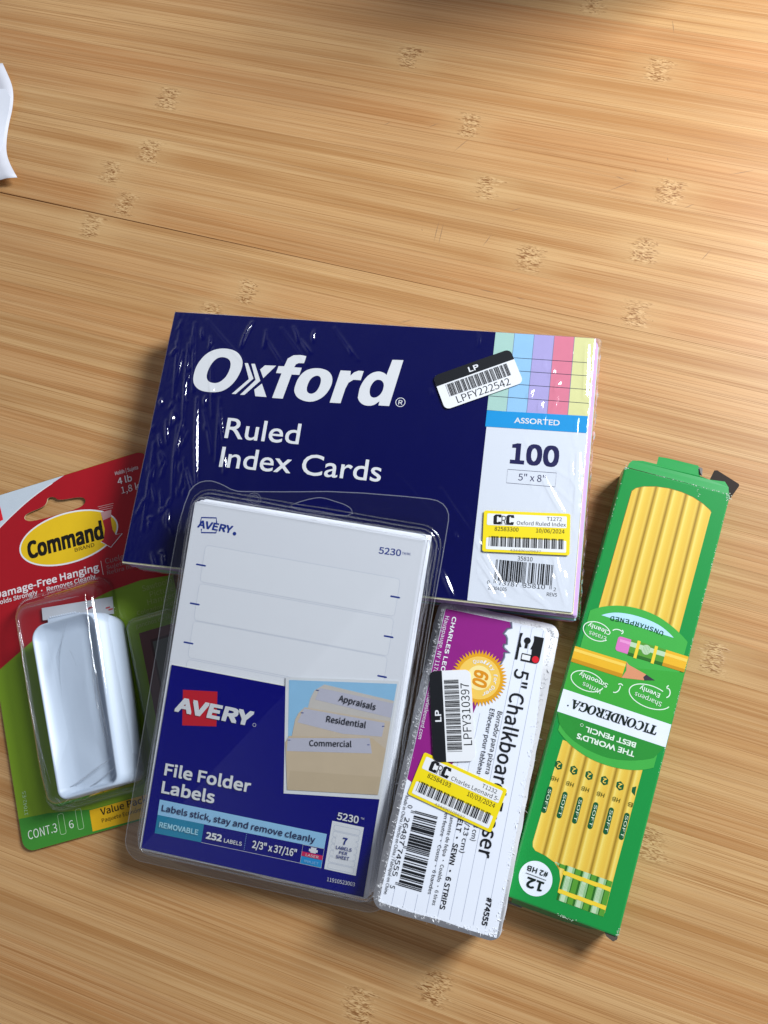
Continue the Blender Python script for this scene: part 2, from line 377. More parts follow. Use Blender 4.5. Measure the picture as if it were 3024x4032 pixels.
def crc_sticker(T, cx, cy, ang, tno, name, num, date, low, z):
    m = MB(T); m.frame(cx, cy, ang)
    m.plate(rr(-18.6, -9.2, 18.6, 9.2, .9, 4), z, z+.10, YEL)
    st = m.build('price_sticker', label='yellow edged white barcode sticker'); fixn(st)
    m = MB(T); m.frame(cx, cy, ang); z += .16
    m.poly(rr(-17.1, 2.7, 17.1, 7.9, .5, 3), z, WHITE); m.poly(rr(-17.1, -8.1, 17.1, -2.9, .5, 3), z, WHITE); m.build('white_field', st)
    m = MB(T); m.frame(cx, cy, ang); z += .05
    for x in (-14.3, -8.9):      # two heavy letters with a doorway-like R between them
        for part in ([(x+.2, 3.1), (x+3.2, 3.1), (x+3.5, 4.4), (x+2.2, 4.4), (x+2.0, 4.0), (x+1.5, 4.2), (x+1.5, 6.6), (x+2.0, 6.9), (x+2.3, 6.3), (x+3.6, 6.3), (x+3.3, 7.6), (x+.9, 7.6), (x, 6.8), (x, 3.8)],):
            m.poly(part, z, BLACK)
    m.text('R', (-10.9, 3.1), (-8.7, 3.1), 4.1, z+.02, WHITE, .05); m.text('R', (-10.8, 3.2), (-8.8, 3.2), 3.9, z+.04, BLACK, -.004)
    m.text(tno, (8.6, 5.75), (15.0, 5.75), 1.6, z, BLACK); m.text(name, (-4.2, 3.35), (16.8, 3.35), 1.65, z, BLACK)
    m.text(num, (-13.6, .3), (-3.3, .3), 1.75, z, mat('brown_ink', '#4d4210'), .0); m.text(date, (4.2, .3), (16.3, .3), 1.75, z, mat('brown_ink', '#4d4210'), .0)
    m.text(low, (-6.6, -8.6), (6.6, -8.6), 1.0, z, mat('faint_ink', '#9a8f52'))
    m.build('lettering', st)
    m = MB(T); m.frame(cx, cy, ang); m.bars(code39(num), (-15.9, -6.7), (15.9, -6.7), 4.5, z, BLACK); m.build('barcode', st)

# ------------------------------------------------------------------ index card pack
T = Thing('index_card_pack', 'navy shrink-wrapped pack of ruled index cards, the largest pack, lying at the back', 'index cards', (-9.53, 23.6125, 25.1843, -.0420624, -.0069813, -.1011536), 20.4)
NAVY = mat('navy_cover', '#04084c', .55, .06, .06, 300)
CARDC = [mat('stock_'+n, c, .7, .3) for n, c in (('cream', '#f1edc6'), ('lilac', '#d9b8e6'), ('pink', '#f0b4c4'), ('blue', '#b4dcf2'), ('green', '#bfe2cf'))]
cards = []
for j in range(5):
    m = MB(T); m.plate([(-101.6, -63.5), (101.6, -63.5), (101.6, 63.5), (-101.6, 63.5)], -.095, .085, CARDC[j]); o = m.build('card'); fixn(o); me = o.data; bpy.data.objects.remove(o); cards.append(me)
rnd = random.Random(5)
seq = [0]*4+[1]*38+[4]*20+[3]*18+[2]*20
for i in range(100):
    z = -20.3+.1+i*.199; top_i = 99-i
    o = bpy.data.objects.new('card', cards[seq[top_i]]); COL.objects.link(o); o.parent = T.root
    f = top_i/99; drift = 3.0*math.sin(min(1, f*1.9)*1.57)-.5*f
    grp = rnd.uniform(-.25, .25)+.35*math.sin(top_i*.31)
    o.location = ((drift-.25+grp)*MM, (.30*math.sin(top_i*.17)+rnd.uniform(-.25, .2)-.35)*MM, z*MM)
    o.rotation_euler = (0, 0, rnd.uniform(-.0015, .0015)-.004*f)
m = MB(T); m.plate(rr(-101.6, -63.2, 101.6, 63.2, .6, 2), -.42, 0, NAVY, mside=mat('board_edge', '#cfcdb4', .8)); cover = m.build('cover'); fixn(cover)
m = MB(T); z = .05
PB = mat('pack_white', '#e4e9f2', .4, .5, .012)
m.poly([(57.2, -63.1), (101.5, -63.1), (101.5, 25.4), (57.2, 24.2)], z, PB)
names = ('#b2d8cc', '#9ccdf2', '#b5abe0', '#e68299', '#e5e3a0')
xt = [56.6, 65.5, 74.5, 83.6, 92.7, 101.5]
for i, c in enumerate(names): m.poly([(xt[i], 24.4), (xt[i+1], 24.4), (xt[i+1], 63.1), (xt[i], 63.1)], z+.03, mat('tint_%d' % i, c, .4))
for i in range(1, 5):    # printed page edges
    m.rect(xt[i]-.22, 24.4, xt[i], 63.1, z+.06, mat('tint_edge', '#7a88a8', .4))
for y in (50.9, 44.5, 37.9, 31.3): m.rect(57.0, y-.11, 101.4, y+.11, z+.10, mat('rule_ink', '#3b4258', .4))
m.poly([(56.6, 16.4), (101.4, 17.2), (101.4, 25.2), (56.6, 24.2)], z+.12, mat('cyan_band', '#129be0', .4))
m.build('printed_panel', cover)
m = MB(T)
# large name on the cover, drawn letter by letter
a = math.radians(62)
m.poly(smooth([(-85.6, 31.5), (-84.6, 37), (-80.8, 43), (-74.3, 45.8), (-66.5, 45.0), (-62.3, 40.5), (-61.9, 35.5), (-64.2, 28.5), (-68.8, 23.6), (-74.2, 22.4), (-81.0, 22.8), (-85.0, 26.3)], 3), .06, WHITE,
       [smooth([(-79.2, 31.0), (-78.0, 36.6), (-75.6, 40.2), (-72.6, 41.2), (-69.0, 40.2), (-67.6, 37.0), (-68.6, 31.6), (-71.4, 28.0), (-74.4, 27.1), (-77.8, 27.9)], 3)])
m.poly([(-61.1, 38.7), (-59.5, 38.8), (-55.4, 31.1), (-62.7, 22.6), (-64.7, 22.5), (-57.6, 30.7)], .06, WHITE)
m.poly([(-57.8, 38.6), (-56.0, 38.7), (-51.8, 30.2), (-58.4, 22.5), (-60.5, 22.4), (-54.2, 30.5)], .06, WHITE)
m.poly([(-52.9, 36.0), (-50.9, 38.3), (-45.4, 38.5), (-50.6, 31.7)], .06, WHITE)
m.poly([(-54.0, 25.5), (-50.8, 28.9), (-47.4, 22.3), (-52.9, 22.3)], .06, WHITE)
m.poly([(-44.6, 22.1), (-39.4, 22.1), (-37.1, 34.6), (-33.3, 34.7), (-32.7, 38.4), (-36.4, 38.4), (-35.9, 39.9), (-34.6, 40.7), (-32.0, 40.8), (-31.4, 44.5), (-34.2, 44.9), (-37.7, 44.5), (-40.3, 42.6), (-41.4, 38.5), (-44.2, 38.4), (-44.8, 34.8), (-42.1, 34.8)], .06, WHITE)
m.poly(smooth([(-34.6, 28.4), (-33.6, 33.4), (-30.5, 37.6), (-25.0, 39.1), (-19.5, 38.0), (-16.9, 34.6), (-17.0, 30.0), (-19.6, 24.8), (-23.8, 21.9), (-28.0, 21.5), (-32.4, 23.0), (-34.5, 26.0)], 3), .06, WHITE,
       [smooth([(-28.8, 28.8), (-27.8, 33.0), (-25.2, 35.2), (-22.8, 34.6), (-22.2, 31.6), (-23.4, 27.2), (-25.8, 25.4), (-28.2, 26.2)], 3)])
m.poly([(-16.6, 22.0), (-11.4, 22.1), (-10.2, 29.4), (-9.1, 32.6), (-6.9, 34.3), (-3.5, 34.3), (-2.7, 39.0), (-5.2, 39.0), (-7.2, 38.0), (-8.7, 36.2), (-8.9, 38.6), (-13.8, 38.5)], .06, WHITE)
m.poly(smooth([(-4.0, 27.6), (-2.6, 33.6), (.3, 37.9), (4.2, 39.6), (7.4, 38.8), (8.9, 37.2)], 2, False)+[(10.1, 45.7), (15.3, 45.9), (11.6, 22.6), (6.6, 22.5), (6.8, 24.6)]+smooth([(6.2, 23.8), (3.4, 21.9), (-.6, 22.0), (-3.4, 24.4), (-4.0, 27.6)], 2, False)[:-1], .06, WHITE,
       [smooth([(1.5, 28.2), (1.4, 31.6), (3.4, 35.2), (6.4, 35.2), (8.0, 33.0), (7.4, 28.6), (5.0, 26.1), (2.6, 26.2)], 3)])
m.line(ell(16.6, 24.9, 2.15, 2.15, 28), .32, .06, WHITE, True); m.text('R', (15.7, 23.75), (17.6, 23.75), 2.2, .06, WHITE, .01)
m.build('title_lettering', cover)
m = MB(T)
m.text('Ruled', (-64.3, .3), (-28.2, .3), 10.1, .08, WHITE, .006, own=False); m.text('Index Cards', (-64.3, -14.0), (12.4, -14.0), 9.9, .08, WHITE, .006, own=False)
m.text('ASSORTED', (69.3, 19.2), (89.4, 19.6), 2.6, .2, WHITE, .018, own=False)
NB = mat('navy_text', '#14124f', .4)
m.text('100', (69.2, .0), (90.5, .2), 9.7, .12, NB, .035)
m.line([(68.6, -2.8), (89.9, -2.5), (89.9, -8.9), (68.6, -9.1)], .16, .12, NB, True); m.text('5" x 8"', (73.6, -7.4), (85.5, -7.2), 3.1, .12, NB)
m.text('35810', (76.7, -43.3), (83.1, -43.1), 1.8, .12, BLACK)
m.text('0', (64.8, -54.9), (65.9, -54.9), 1.5, .12, BLACK); m.text('73787', (69.6, -54.9), (78.2, -54.8), 1.9, .12, BLACK); m.text('35810', (80.0, -54.8), (89.4, -54.6), 1.9, .12, BLACK); m.text('2', (93.0, -54.9), (94.0, -54.9), 1.5, .12, BLACK)
m.text('20004105', (65.4, -57.3), (73.4, -57.2), 1.5, .12, BLACK); m.text('REV5', (90.4, -57.3), (94.6, -57.2), 1.5, .12, BLACK)
m.build('lettering', cover)
m = MB(T); m.bars(upc('073787358102'), (67.7, -52.9), (92.1, -52.7), 9.0, .12, BLACK)
for x in (67.7, 68.3, 79.8, 80.4, 91.4, 92.0): m.rect(x-.1, -54.3, x+.1, -52.8, .12, BLACK)
m.build('barcode', cover)
lp_sticker(T, 50.9, 38.7, math.radians(25.6), 'LPFY222542', .75)
crc_sticker(T, 79.3, -30.9, math.radians(3.4), 'T1272', 'Oxford Ruled Index', '82583300', '10/06/2024', '434490109637', .75)
# shrink wrap with its creases
RID = [(-60.9, 60.2, -64.3, 47.0, 1.5), (-53.2, 56.2, -53.0, 47.3, .5), (-40.1, 59.1, -36.5, 51.5, .7), (-29.6, 57.8, -29.2, 52.0, .7), (-35.3, 52.5, -29.6, 46.1, .9), (-90.9, 46.6, -86.0, 7.1, .9), (-86.0, 7.1, -85.5, -11.6, 1.3), (-81.2, 19.0, -73.4, -23.3, 1.6), (-68.6, 14.3, -64.5, -0.4, .8), (-63.4, -5.9, -61.1, -16.7, 1.0), (-94.3, 6.4, -91.6, -4.7, .9), (-91.8, 10.5, -91.7, 3.8, 2.0), (-98.8, 16.6, -98.6, 14.2, 1.8), (-76.7, 12.7, -69.0, -8.2, .4), (-84.5, -37.1, -83.3, -45.0, 1.0), (-88.3, -38.4, -86.9, -36.4, 1.5), (-96.3, 44.2, -98.8, 40.1, 1.5), (-12.6, 51.2, -9.7, 47.1, .7), (-74.6, 26.3, -73.5, 20.6, .7), (-79.4, -16.6, -74.1, -27.0, 1.2), (-93.5, -42.5, -91.4, -41.4, 1.2), (-84.4, -57.5, -83.7, -56.6, 1.2), (-51.9, 51.4, -42.4, 39.4, .4), (-93.0, 42.5, -93.5, 25.7, .6), (-94.4, -6.8, -96.5, -1.3, .9), (-99.5, -40.4, -97.4, -32.9, .8),
       (57.5, -34.4, 72.2, -56.3, 1.8), (96.3, -2.4, 101.4, -11.7, 1.6), (45.0, -51.8, 51.0, -62.5, 1.8), (63.3, -41.5, 79.6, -56.7, 1.3), (76.0, 36.0, 75.2, 31.1, 1.6), (80.4, 30.8, 80.1, 25.9, 1.4), (84.4, 46.9, 83.2, 42.9, 1.4), (87.8, 40.8, 86.3, 36.2, 1.6), (92.0, 56.3, 91.3, 53.4, 1.2), (87.4, 34.5, 85.9, 25.7, .9), (95.8, -45.6, 97.9, -52.2, 1.5), (90.9, -47.4, 92.9, -50.3, 1.4), (87.9, -41.4, 89.6, -43.7, 1.2), (97.0, 24.6, 97.2, 15.1, 1.0), (95.8, 8.2, 97.9, -10.1, .9), (40.0, -14.4, 59.0, -36.8, .8), (67.0, -59.4, 77.0, -62.0, 1.4), (90.0, -8.3, 99.3, -16.5, 1.0), (48.5, 61.9, 49.6, 55.4, .7), (81.4, -56.5, 92.1, -61.5, 1.0), (49.0, -34.0, 50.3, -37.1, 1.0), (29.8, 32.3, 30.9, 28.9, .8), (60.3, -48.2, 60.9, -51.3, 1.0)]
RID += [(-97, 55, -93, 18, .45), (-90, 58, -84, 22, .5), (-88, 4, -84, -30, .5), (-78, 40, -72, 10, .3), (-98, -5, -95, -48, .5), (-84, 60, -60, 38, .25), (-70, 20, -66, -12, .35), (-46, 58, -30, 40, .3), (-20, 60, -6, 44, .25), (20, -10, 46, -34, .25), (52, -22, 62, -40, .5),
        (60, -44, 74, -62, 1.6), (70, -46, 92, -62, 1.3), (84, -4, 97, -24, 1.5), (86, 2, 100, -6, 1.2), (92, -38, 99, -60, 1.5), (98.5, 60, 99.5, 34, 1.6), (98.8, 8, 99.8, -20, 1.6), (62, -52, 70, -62, 1.4)]
rnd = random.Random(12)
for _ in range(70):      # smaller random creases, most of them near the left edge and the right corners
    x = random.Random(rnd.random()).choice([-1, -1, 1])*rnd.uniform(72, 101); y = rnd.uniform(-60, 60); l = rnd.uniform(2, 9); a = rnd.gauss(-1.45, .25)
    RID.append((x, y, x+l*math.cos(a), y+l*math.sin(a), rnd.uniform(.2, .7)))
def film():
    st = .6; W, H = 101.7, 63.3; EX = 19.0
    def axis(h):
        n = int(2*h/st); core = [-h+2*h*i/n for i in range(n+1)]; ext = [.35, .8, 1.4, 2.2, 3.2, 4.5, 6, 8, 10.5, 13, 16, EX]
        return [-h-e for e in ext[::-1]]+core+[h+e for e in ext]
    ax, ay = axis(W), axis(H); nx, ny = len(ax), len(ay); hm = [[0.0]*ny for _ in range(nx)]
    cx = {i: x for i, x in enumerate(ax)}
    for x0, y0, x1, y1, amp in RID:
        w = (.58+.16*min(amp, 2)*rnd.uniform(.6, 1.3))*(1 if x0 < 0 else (1.0 if amp > 1.25 else .75)); amp_h = .70*amp**.5*(1.55 if x0 < 0 else (1.0 if amp > 1.25 else .65))
        L2 = (x1-x0)**2+(y1-y0)**2; bend = rnd.uniform(-.5, .5)
        for i, x in enumerate(ax):
            if x < min(x0, x1)-3 or x > max(x0, x1)+3: continue
            for j, y in enumerate(ay):
                if y < min(y0, y1)-3 or y > max(y0, y1)+3: continue
                t = ((x-x0)*(x1-x0)+(y-y0)*(y1-y0))/L2; tc_ = max(0, min(1, t))
                px_, py_ = x0+tc_*(x1-x0), y0+tc_*(y1-y0); o = bend*math.sin(math.pi*tc_)
                d = math.hypot(x-px_-o, y-py_)
                if d < 3: hm[i][j] = max(hm[i][j], amp_h*math.exp(-(d/w)**2)*(1 if 0 < t < 1 else .6)*(.35+.65*math.sin(math.pi*max(.08, min(.92, tc_)))))
    def flat_zone(x, y):
        for cx_, cy_, a_, hw, hh in ((50.9, 38.7, math.radians(25.6), 19, 9), (79.3, -30.9, math.radians(3.4), 18.8, 9.4)):
            c, s_ = math.cos(-a_), math.sin(-a_); u = c*(x-cx_)-s_*(y-cy_); v = s_*(x-cx_)+c*(y-cy_)
            if abs(u) < hw+.4 and abs(v) < hh+.4: return True
        return False
    V = []; F = []
    for i, x in enumerate(ax):
        for j, y in enumerate(ay):
            X = max(-W, min(W, x)); Y = max(-H, min(H, y)); du, dv = abs(x)-W, abs(y)-H
            ov = max(0, du, dv); e = min(W-abs(X), H-abs(Y))
            nzv = noise.noise(Vector((x*.11, y*.05, 1)))*.10+noise.noise(Vector((x*.5, y*.18, 4)))*.05*math.exp(-e/14)
            edge = 0
            if abs(x) > 82: edge = (abs(x)-82)/20*(.26 if x > 0 else .20)*abs(noise.noise(Vector((x*.55, y*.22, 8))))
            zz = .30+max(0, nzv+.05)+hm[i][j]+edge
            if flat_zone(X, Y): zz = min(zz, .42)
            outx = outy = 0
            if ov > 0:
                wob = .5+.5*noise.noise(Vector((x*.25, y*.25, 3)))+.6*noise.noise(Vector((x*.05, y*.45, ov*.4)))
                if du > 0: outx = math.copysign((3.3 if x > 0 else .7)*(1-math.exp(-du/2.2))+(.9 if x > 0 else .25)*wob*min(1, du/2), x)
                if dv > 0: outy = math.copysign(.8*(1-math.exp(-dv/2))+.3*wob*min(1, dv/2), y)
                zz -= ov
            V.append((X+outx, Y+outy, max(-20.2, zz)))
    for i in range(nx-1):
        for j in range(ny-1): F.append((i*ny+j, (i+1)*ny+j, (i+1)*ny+j+1, i*ny+j+1))
    m = MB(T); m.add(V, F, clear('shrink_film', (.998, .998, .999), .06, .8, .12, 0, 500, 3.5, .9)); m.sm = True
    return m.build('shrink_wrap')
film()

# ------------------------------------------------------------------ clear pack of file folder labels
T = Thing('label_pack', 'clear pack of white file folder labels with navy insert, leaning on the index cards', 'labels', (-39.4794, -88.0882, 28.973, .2007129, .0436332, -.157027), 8.5)
SHEET = mat('label_sheet', '#f4f6fb', .55, .4, .012)
sh = []
for j in range(1):
    m = MB(T); m.plate([(-50.8, -77.2), (50.8, -77.2), (50.8, 77.2), (-50.8, 77.2)], -.08, .07, SHEET); o = m.build('label_sheet'); fixn(o); sh.append(o.data); bpy.data.objects.remove(o)
rnd = random.Random(9)
for i in range(36):
    o = bpy.data.objects.new('label_sheet', sh[0]); COL.objects.link(o); o.parent = T.root; f = 1-i/35
    o.location = ((3.0*f**.6+rnd.uniform(-.25, .25)-.1)*MM*(0 if i == 35 else 1), (2.2*f**.7+rnd.uniform(-.3, .3))*MM*(0 if i == 35 else 1), (-7.9+i*.2-(0 if i < 35 else 0.0)+.82)*MM)
    o.rotation_euler = (0, 0, 0 if i == 35 else rnd.uniform(-.004, .004)+.008*f)
ZS = -7.9+35*.2+.82+.07+0.0
m = MB(T); AI = mat('blue_ink', '#1d3b96', .4); z = ZS+.06
m.text('AVERY', (-48.0, 66.6), (-32.0, 66.5), 3.3, z+.06, AI, .035, .1); m.poly(ell(-31.0, 66.6, .8, .8, 16), z+.05, AI)
m.line([(-46.9, 68.6), (-46.8, 71.1), (-40.2, 72.0), (-39.7, 69.9)], .55, z, AI); m.line([(-46.0, 66.2), (-45.8, 64.6), (-39.2, 65.6), (-39.3, 66.3)], .55, z, AI)
m.text('5230', (32.5, 68.7), (42.0, 69.1), 2.8, z, AI, .015); m.text('TM/MC', (42.4, 70.0), (46.2, 70.2), 1.0, z, AI)
for x0, x1, ys in ((-45.9, -41.4, (50.6, 33.4, 16.1)), (40.4, 44.6, (51.7, 34.6, 17.4))):
    for y in ys: m.poly(rr(x0, y-.35, x1, y+.35, .34, 3), z, AI)
LC_ = mat('die_cut', '#c3cbdb', .6)
for y in (59.6, 42.6, 26.0, 9.0): m.poly(rr(-43, y-16.2, 43.5, y, 1.6, 5), z-.04+.0, mat('label_face', '#f7f9fd', .5, .4, .012)); m.line(rr(-43, y-16.2, 43.5, y, 1.6, 5), .10, z-.02, LC_, True)
m.build('sheet_print', None)
DB = mat('insert_blue', '#02037a', .5, .08, .05, 250)
m = MB(T); z0 = ZS+.15
m.plate([(-49.9, -76.4), (49.9, -76.4), (49.9, -33.5), (49.9, 8.0), (1.9, 5.6), (-49.4, 5.4)], z0, z0+.35, DB, mside=mat('board_edge', '#cfcdb4'))
ins = m.build('insert_card', label='navy front card of the label pack'); fixn(ins)
m = MB(T); z = z0+.41; LB = mat('pale_blue', '#9bd0f3', .4); TE = mat('teal', '#1487ab', .4)
PH = mat('photo_white', '#eef0f2', .4)
m.poly([(1.5, 9.6), (50.1, 17.0), (49.9, -34.0), (8.8, -39.9)], z, PH)
m.poly([(3.2, 8.6), (49.3, 15.6), (49.0, -32.2), (10.1, -38.0)], z+.05, LB)
FD = [mat('folder_%d' % i, c, .5) for i, c in enumerate(('#d6cfc6', '#dac9b2', '#d9c3a2'))]; TB = mat('tab_label', '#c9c8d6', .5)
m.poly([(13.6, 2.4), (14.8, 6.2), (18.7, 9.6), (49.2, 8.3), (49.1, -20), (11.5, -20)], z+.09, FD[0])
m.poly([(15.8, 2.5), (17.0, 7.8), (49.2, 7.2), (49.1, 1.0)], z+.12, TB)
m.poly([(8.6, -7.6), (9.6, -4.6), (11.9, -1.6), (49.2, -.6), (49.1, -24), (8.0, -24)], z+.15, FD[1])
m.poly([(9.8, -8.6), (11.6, -2.2), (46.9, -1.6), (46.6, -7.6), (30, -9.6)], z+.18, TB)
m.poly([(6.0, -18.0), (7.2, -15.0), (42.6, -9.0), (49.1, -12.5), (49.0, -32.2), (10.1, -38.0)], z+.21, FD[2])
m.poly([(7.2, -21.6), (6.8, -16.0), (41.6, -9.2), (43.6, -15.4)], z+.24, TB)
m.poly([(10.1, -29.6), (10.1, -38.0), (49.0, -32.2), (49.0, -24.5)], z+.23, mat('folder_front', '#d2bc9a', .5))
for a_, b_ in (((15.6, 6.6), (16.8, 6.7)), ((10.6, -4.2), (11.8, -4.1)), ((6.8, -16.9), (8.0, -16.7)), ((46.0, -3.2), (47.0, -3.0)), ((41.0, -12.2), (42.0, -12.0))): m.line([a_, b_], .3, z+.27, AI)
m.poly([(-42.6, -4.4), (-27.2, -2.3), (-25.2, -17.3), (-40.4, -19.8)], z, mat('red_square', '#d0142a', .4))
m.poly([(-45.1, -53.7), (30.1, -53.2), (30.0, -59.6), (-45.0, -60.5)], z, LB)
m.poly([(-45.0, -60.5), (-23.7, -60.2), (-23.7, -68.3), (-45.0, -68.7)], z, TE)
m.line([(-23.7, -68.3), (20.6, -67.9)], .14, z, WHITE); m.line([(20.7, -59.8), (30.0, -59.7), (30.0, -68.0), (20.7, -68.0)], .14, z+.02, WHITE, True)
m.rect(20.75, -64.6, 29.95, -62.6-.1, z+.01, mat('magenta', '#d6155a', .4)); m.rect(20.75, -67.9, 29.95, -64.7, z+.01, mat('cyan_ink', '#1796d8', .4))
m.poly([(23.6, -62.0), (23.6, -60.9), (24.3, -60.9), (24.3, -60.1), (26.7, -60.1), (26.7, -60.9), (27.4, -60.9), (27.4, -62.0), (26.7, -62.0), (26.7, -62.5), (24.3, -62.5), (24.3, -62.0)], z, WHITE)
for k in range(9): m.rect(-4.5, -60.9-k*.8, -4.3, -60.6-k*.8, z, LB)
m.poly([(31.5, -47.1), (45.3, -47.1), (45.2, -68.1), (31.4, -68.1)], z, PH)
for k in range(7):
    y = -48.6-k*2.75; m.line(rr(32.7, y-2.3, 44.0, y, .6, 3), .13, z+.04, LC_, True)
m.rect(34.2, -62.4, 42.8, -52.3, z+.06, PH)
m.build('printed_panel', ins)
m = MB(T); z = z0+.75
m.text('AVERY', (-44.9, -14.3), (-9.4, -14.2), 6.5, z, WHITE, .05, .10); m.line(ell(-8.6, -13.3, .7, .7, 16), .15, z, WHITE, True)
m.text('File Folder', (-44.9, -42.7), (-5.8, -42.5), 5.3, z, WHITE, .03); m.text('Labels', (-44.9, -50.6), (-20.8, -50.4), 5.3, z, WHITE, .03)
m.text('Labels stick, stay and remove cleanly', (-43.4, -58.3), (25.6, -57.9), 2.7, z, mat('navy_text', '#14124f'), .012)
m.text('REMOVABLE', (-43.4, -65.6), (-25.6, -65.4), 2.4, z, mat('pale_text', '#a8e0f0', .4), .03)
m.text('252', (-21.9, -66.1), (-14.8, -66.0), 3.0, z, WHITE, .04); m.text('LABELS', (-13.7, -66.0), (-5.7, -65.9), 1.7, z, WHITE, .015)
m.text('2/3" x 37/16"', (-1.1, -65.7), (18.6, -65.5), 3.2, z, WHITE, .02)
m.text('LASER', (22.6, -64.2), (28.2, -64.2), 1.1, z, WHITE); m.text('INKJET', (22.4, -66.9), (28.6, -66.9), 1.1, z, LB)
m.text('5230', (33.3, -46.0), (42.6, -45.9), 3.1, z, WHITE, .02); m.text('TM', (43.3, -43.8), (44.8, -43.8), .8, z, WHITE)
m.text('7', (37.3, -56.0), (39.3, -56.0), 3.0, z, NAVY_INK, .03); m.text('LABELS', (35.0, -58.4), (41.8, -58.3), 1.4, z, NAVY_INK, .012); m.text('PER', (36.7, -60.3), (40.2, -60.2), 1.3, z, NAVY_INK, .012); m.text('SHEET', (35.6, -62.3), (41.3, -62.2), 1.4, z, NAVY_INK, .012)
m.text('11910523003', (33.4, -72.8), (45.5, -72.5), 1.6, z, WHITE)
DK = mat('dark_text', '#20242e', .4)
m.text('Appraisals', (25.9, 3.9), (42.0, 3.0), 2.6, z+.1, DK, .01); m.text('Residential', (22.1, -5.9), (39.2, -5.3), 2.6, z+.1, DK, .01); m.text('Commercial', (16.6, -17.5), (34.6, -14.4), 2.5, z+.1, DK, .01)
m.build('lettering', ins)
# blister: raised cover, stepped rim, flange with a hanging hole
CL = clear('blister_plastic', (.992, .994, .996), .035, .9, .06, .03, 40, 4.5, .35)
m = MB(T)
def rb(e, r=6, sk=0): return rr(-52.2-e, -79.0-e, 54.6+e, 80.4+e, r+e, 8)
m.loft([(rb(-5.5, 1), 1.05), (rb(-2.2, 3), 1.02), (rb(-1.4, 3.5), .9), (rb(-.8, 4), .66), (rb(-.3, 4.6), .25), (rb(0), -.35), (rb(.3), -1.4), (rb(.7), -3.6), (rb(1.1), -5.8), (rb(1.4), -6.8), (rb(1.9), -7.5), (rb(2.6), -7.85), (rb(3.4), -7.7), (rb(4.0), -7.85), (rb(4.4), -7.95)], CL, False, True); 
m.F = m.F[:-1]; m.M = m.M[:-1]
m.poly(rb(-5.5, 1), 1.05, CL); m.sm = True
bl = m.build('blister_cover')
m = MB(T)
fl = [(-60.8, -70)]+[p for p in rr(-60.8, -86.4, 60.0, 50, (9, 9, 0, 0), 8) if p[1] < -75]+[(60.0, -60), (58.6, 30), (59.4, 86), (58.6, 91.2), (54.7, 94.8), (48, 95.2), (11.0, 92.2), (-12.4, 88.2), (-30, 85.5), (-36.5, 84.6), (-43.5, 87.0), (-49.0, 87.6), (-54.3, 85.4), (-57.5, 80.4), (-60.2, 60)]
fl = smooth(fl, 1); hole = smooth([(-11.8, 81.6), (-7.0, 84.6), (0, 87.6), (3.5, 88.2), (8, 87.6), (15.6, 86.4), (17.8, 83.6), (14.5, 81.6), (0, 81.0)], 2)
rim = rb(4.4)
m.plate(fl, -8.45, -8.0, clear('flange_plastic', (.94, .95, .96), .07, .8, .16, .12, 26, 3.2), [rim] if False else [hole])
fo = m.build('blister_flange'); fixn(fo)
m = MB(T)
FR = frost('cut_edge', .3); m.line(hole, .35, -7.85, FR, True); m.line(fl, .4, -7.85, FR, True)
for q in (2.0, 3.0): m.line(ell(-27.0, 82.6, q, q*.9, 24), .25, -7.8, FR, True)
m.build('flange_rim', fo); m = MB(T); m.sm = True; BD = clear('edge_highlight_bead', (.93, .94, .95), .16, .8, .09, 0, 40, 2.0, .6)
rnd = random.Random(31)
def ring(e, z_, a=.12): return [(x+rnd.uniform(-a, a), y+rnd.uniform(-a, a), z_) for x, y in dense(rb(e), 6)]
m.tube(ring(-.6, .75), .28, BD, True); m.tube(ring(1.5, -7.0), .36, BD, True); m.tube(ring(3.2, -7.75), .3, BD, True); m.tube(ring(-.05, -1.2, .2), .22, BD, True)  # glossy beads added along the shell's folds to catch bright highlight lines
for e_, z_, y0_, y1_ in ((1.1, -4.5, -60, 20), (.6, -3, 30, 74), (1.0, -5, -74, -30)):
    m.tube([(-52.2-e_+.3*math.sin(y*.2), y, z_) for y in [y0_+(y1_-y0_)*t/14 for t in range(15)]], .32, BD); m.tube([(54.6+e_+.3*math.sin(y*.27), y, z_) for y in [y0_+(y1_-y0_)*t/14 for t in range(15)]], .32, BD)
m.build('edge_highlight_bead', bl)

# ------------------------------------------------------------------ chalkboard eraser
T = Thing('chalkboard_eraser', 'white felt chalkboard eraser in purple and white paper wrapper, left of the green box', 'eraser', (41.4468, -112.2957, 23.8824, -.02618, 0, -.20358), 23.0)
FELT = mat('felt', '#f6f6f8', .95, .05, .03, 900)
def eo(e, n=7): return rr(-25.2-e, -63.1-e, 25.4+e, 63.1+e, 3.4+e, n)
m = MB(T)
def wob(pts, a, s_): return [(x+a*noise.noise(Vector((x*.15, y*.15, s_))), y+a*noise.noise(Vector((x*.15, y*.15, s_+7)))) for x, y in pts]
prof = [(-1.4, -22.9), (0, -21.6), (.5, -14), (.4, -7), (.2, -2.4), (0, -.9), (-.4, -.3), (-1.3, -.08)]
base_o = dense(eo(0))
def off(e):
    o = []
    for x, y in base_o:
        ax_ = max(0, abs(x)-21.4); ay_ = max(0, abs(y)-59.2); l = math.hypot(ax_, ay_) or 1
        o.append((x+math.copysign(e*ax_/l, x), y+math.copysign(e*ay_/l, y)))
    return o
m.loft([(wob(off(e), .35, i*.35), z) for i, (e, z) in enumerate(prof)], FELT, True, True); m.sm = True
body = m.build('felt_body'); fixn(body)
m = MB(T); m.mi(mat('felt_fibre', '#f8f8fa', .95, .1)); rnd = random.Random(21)
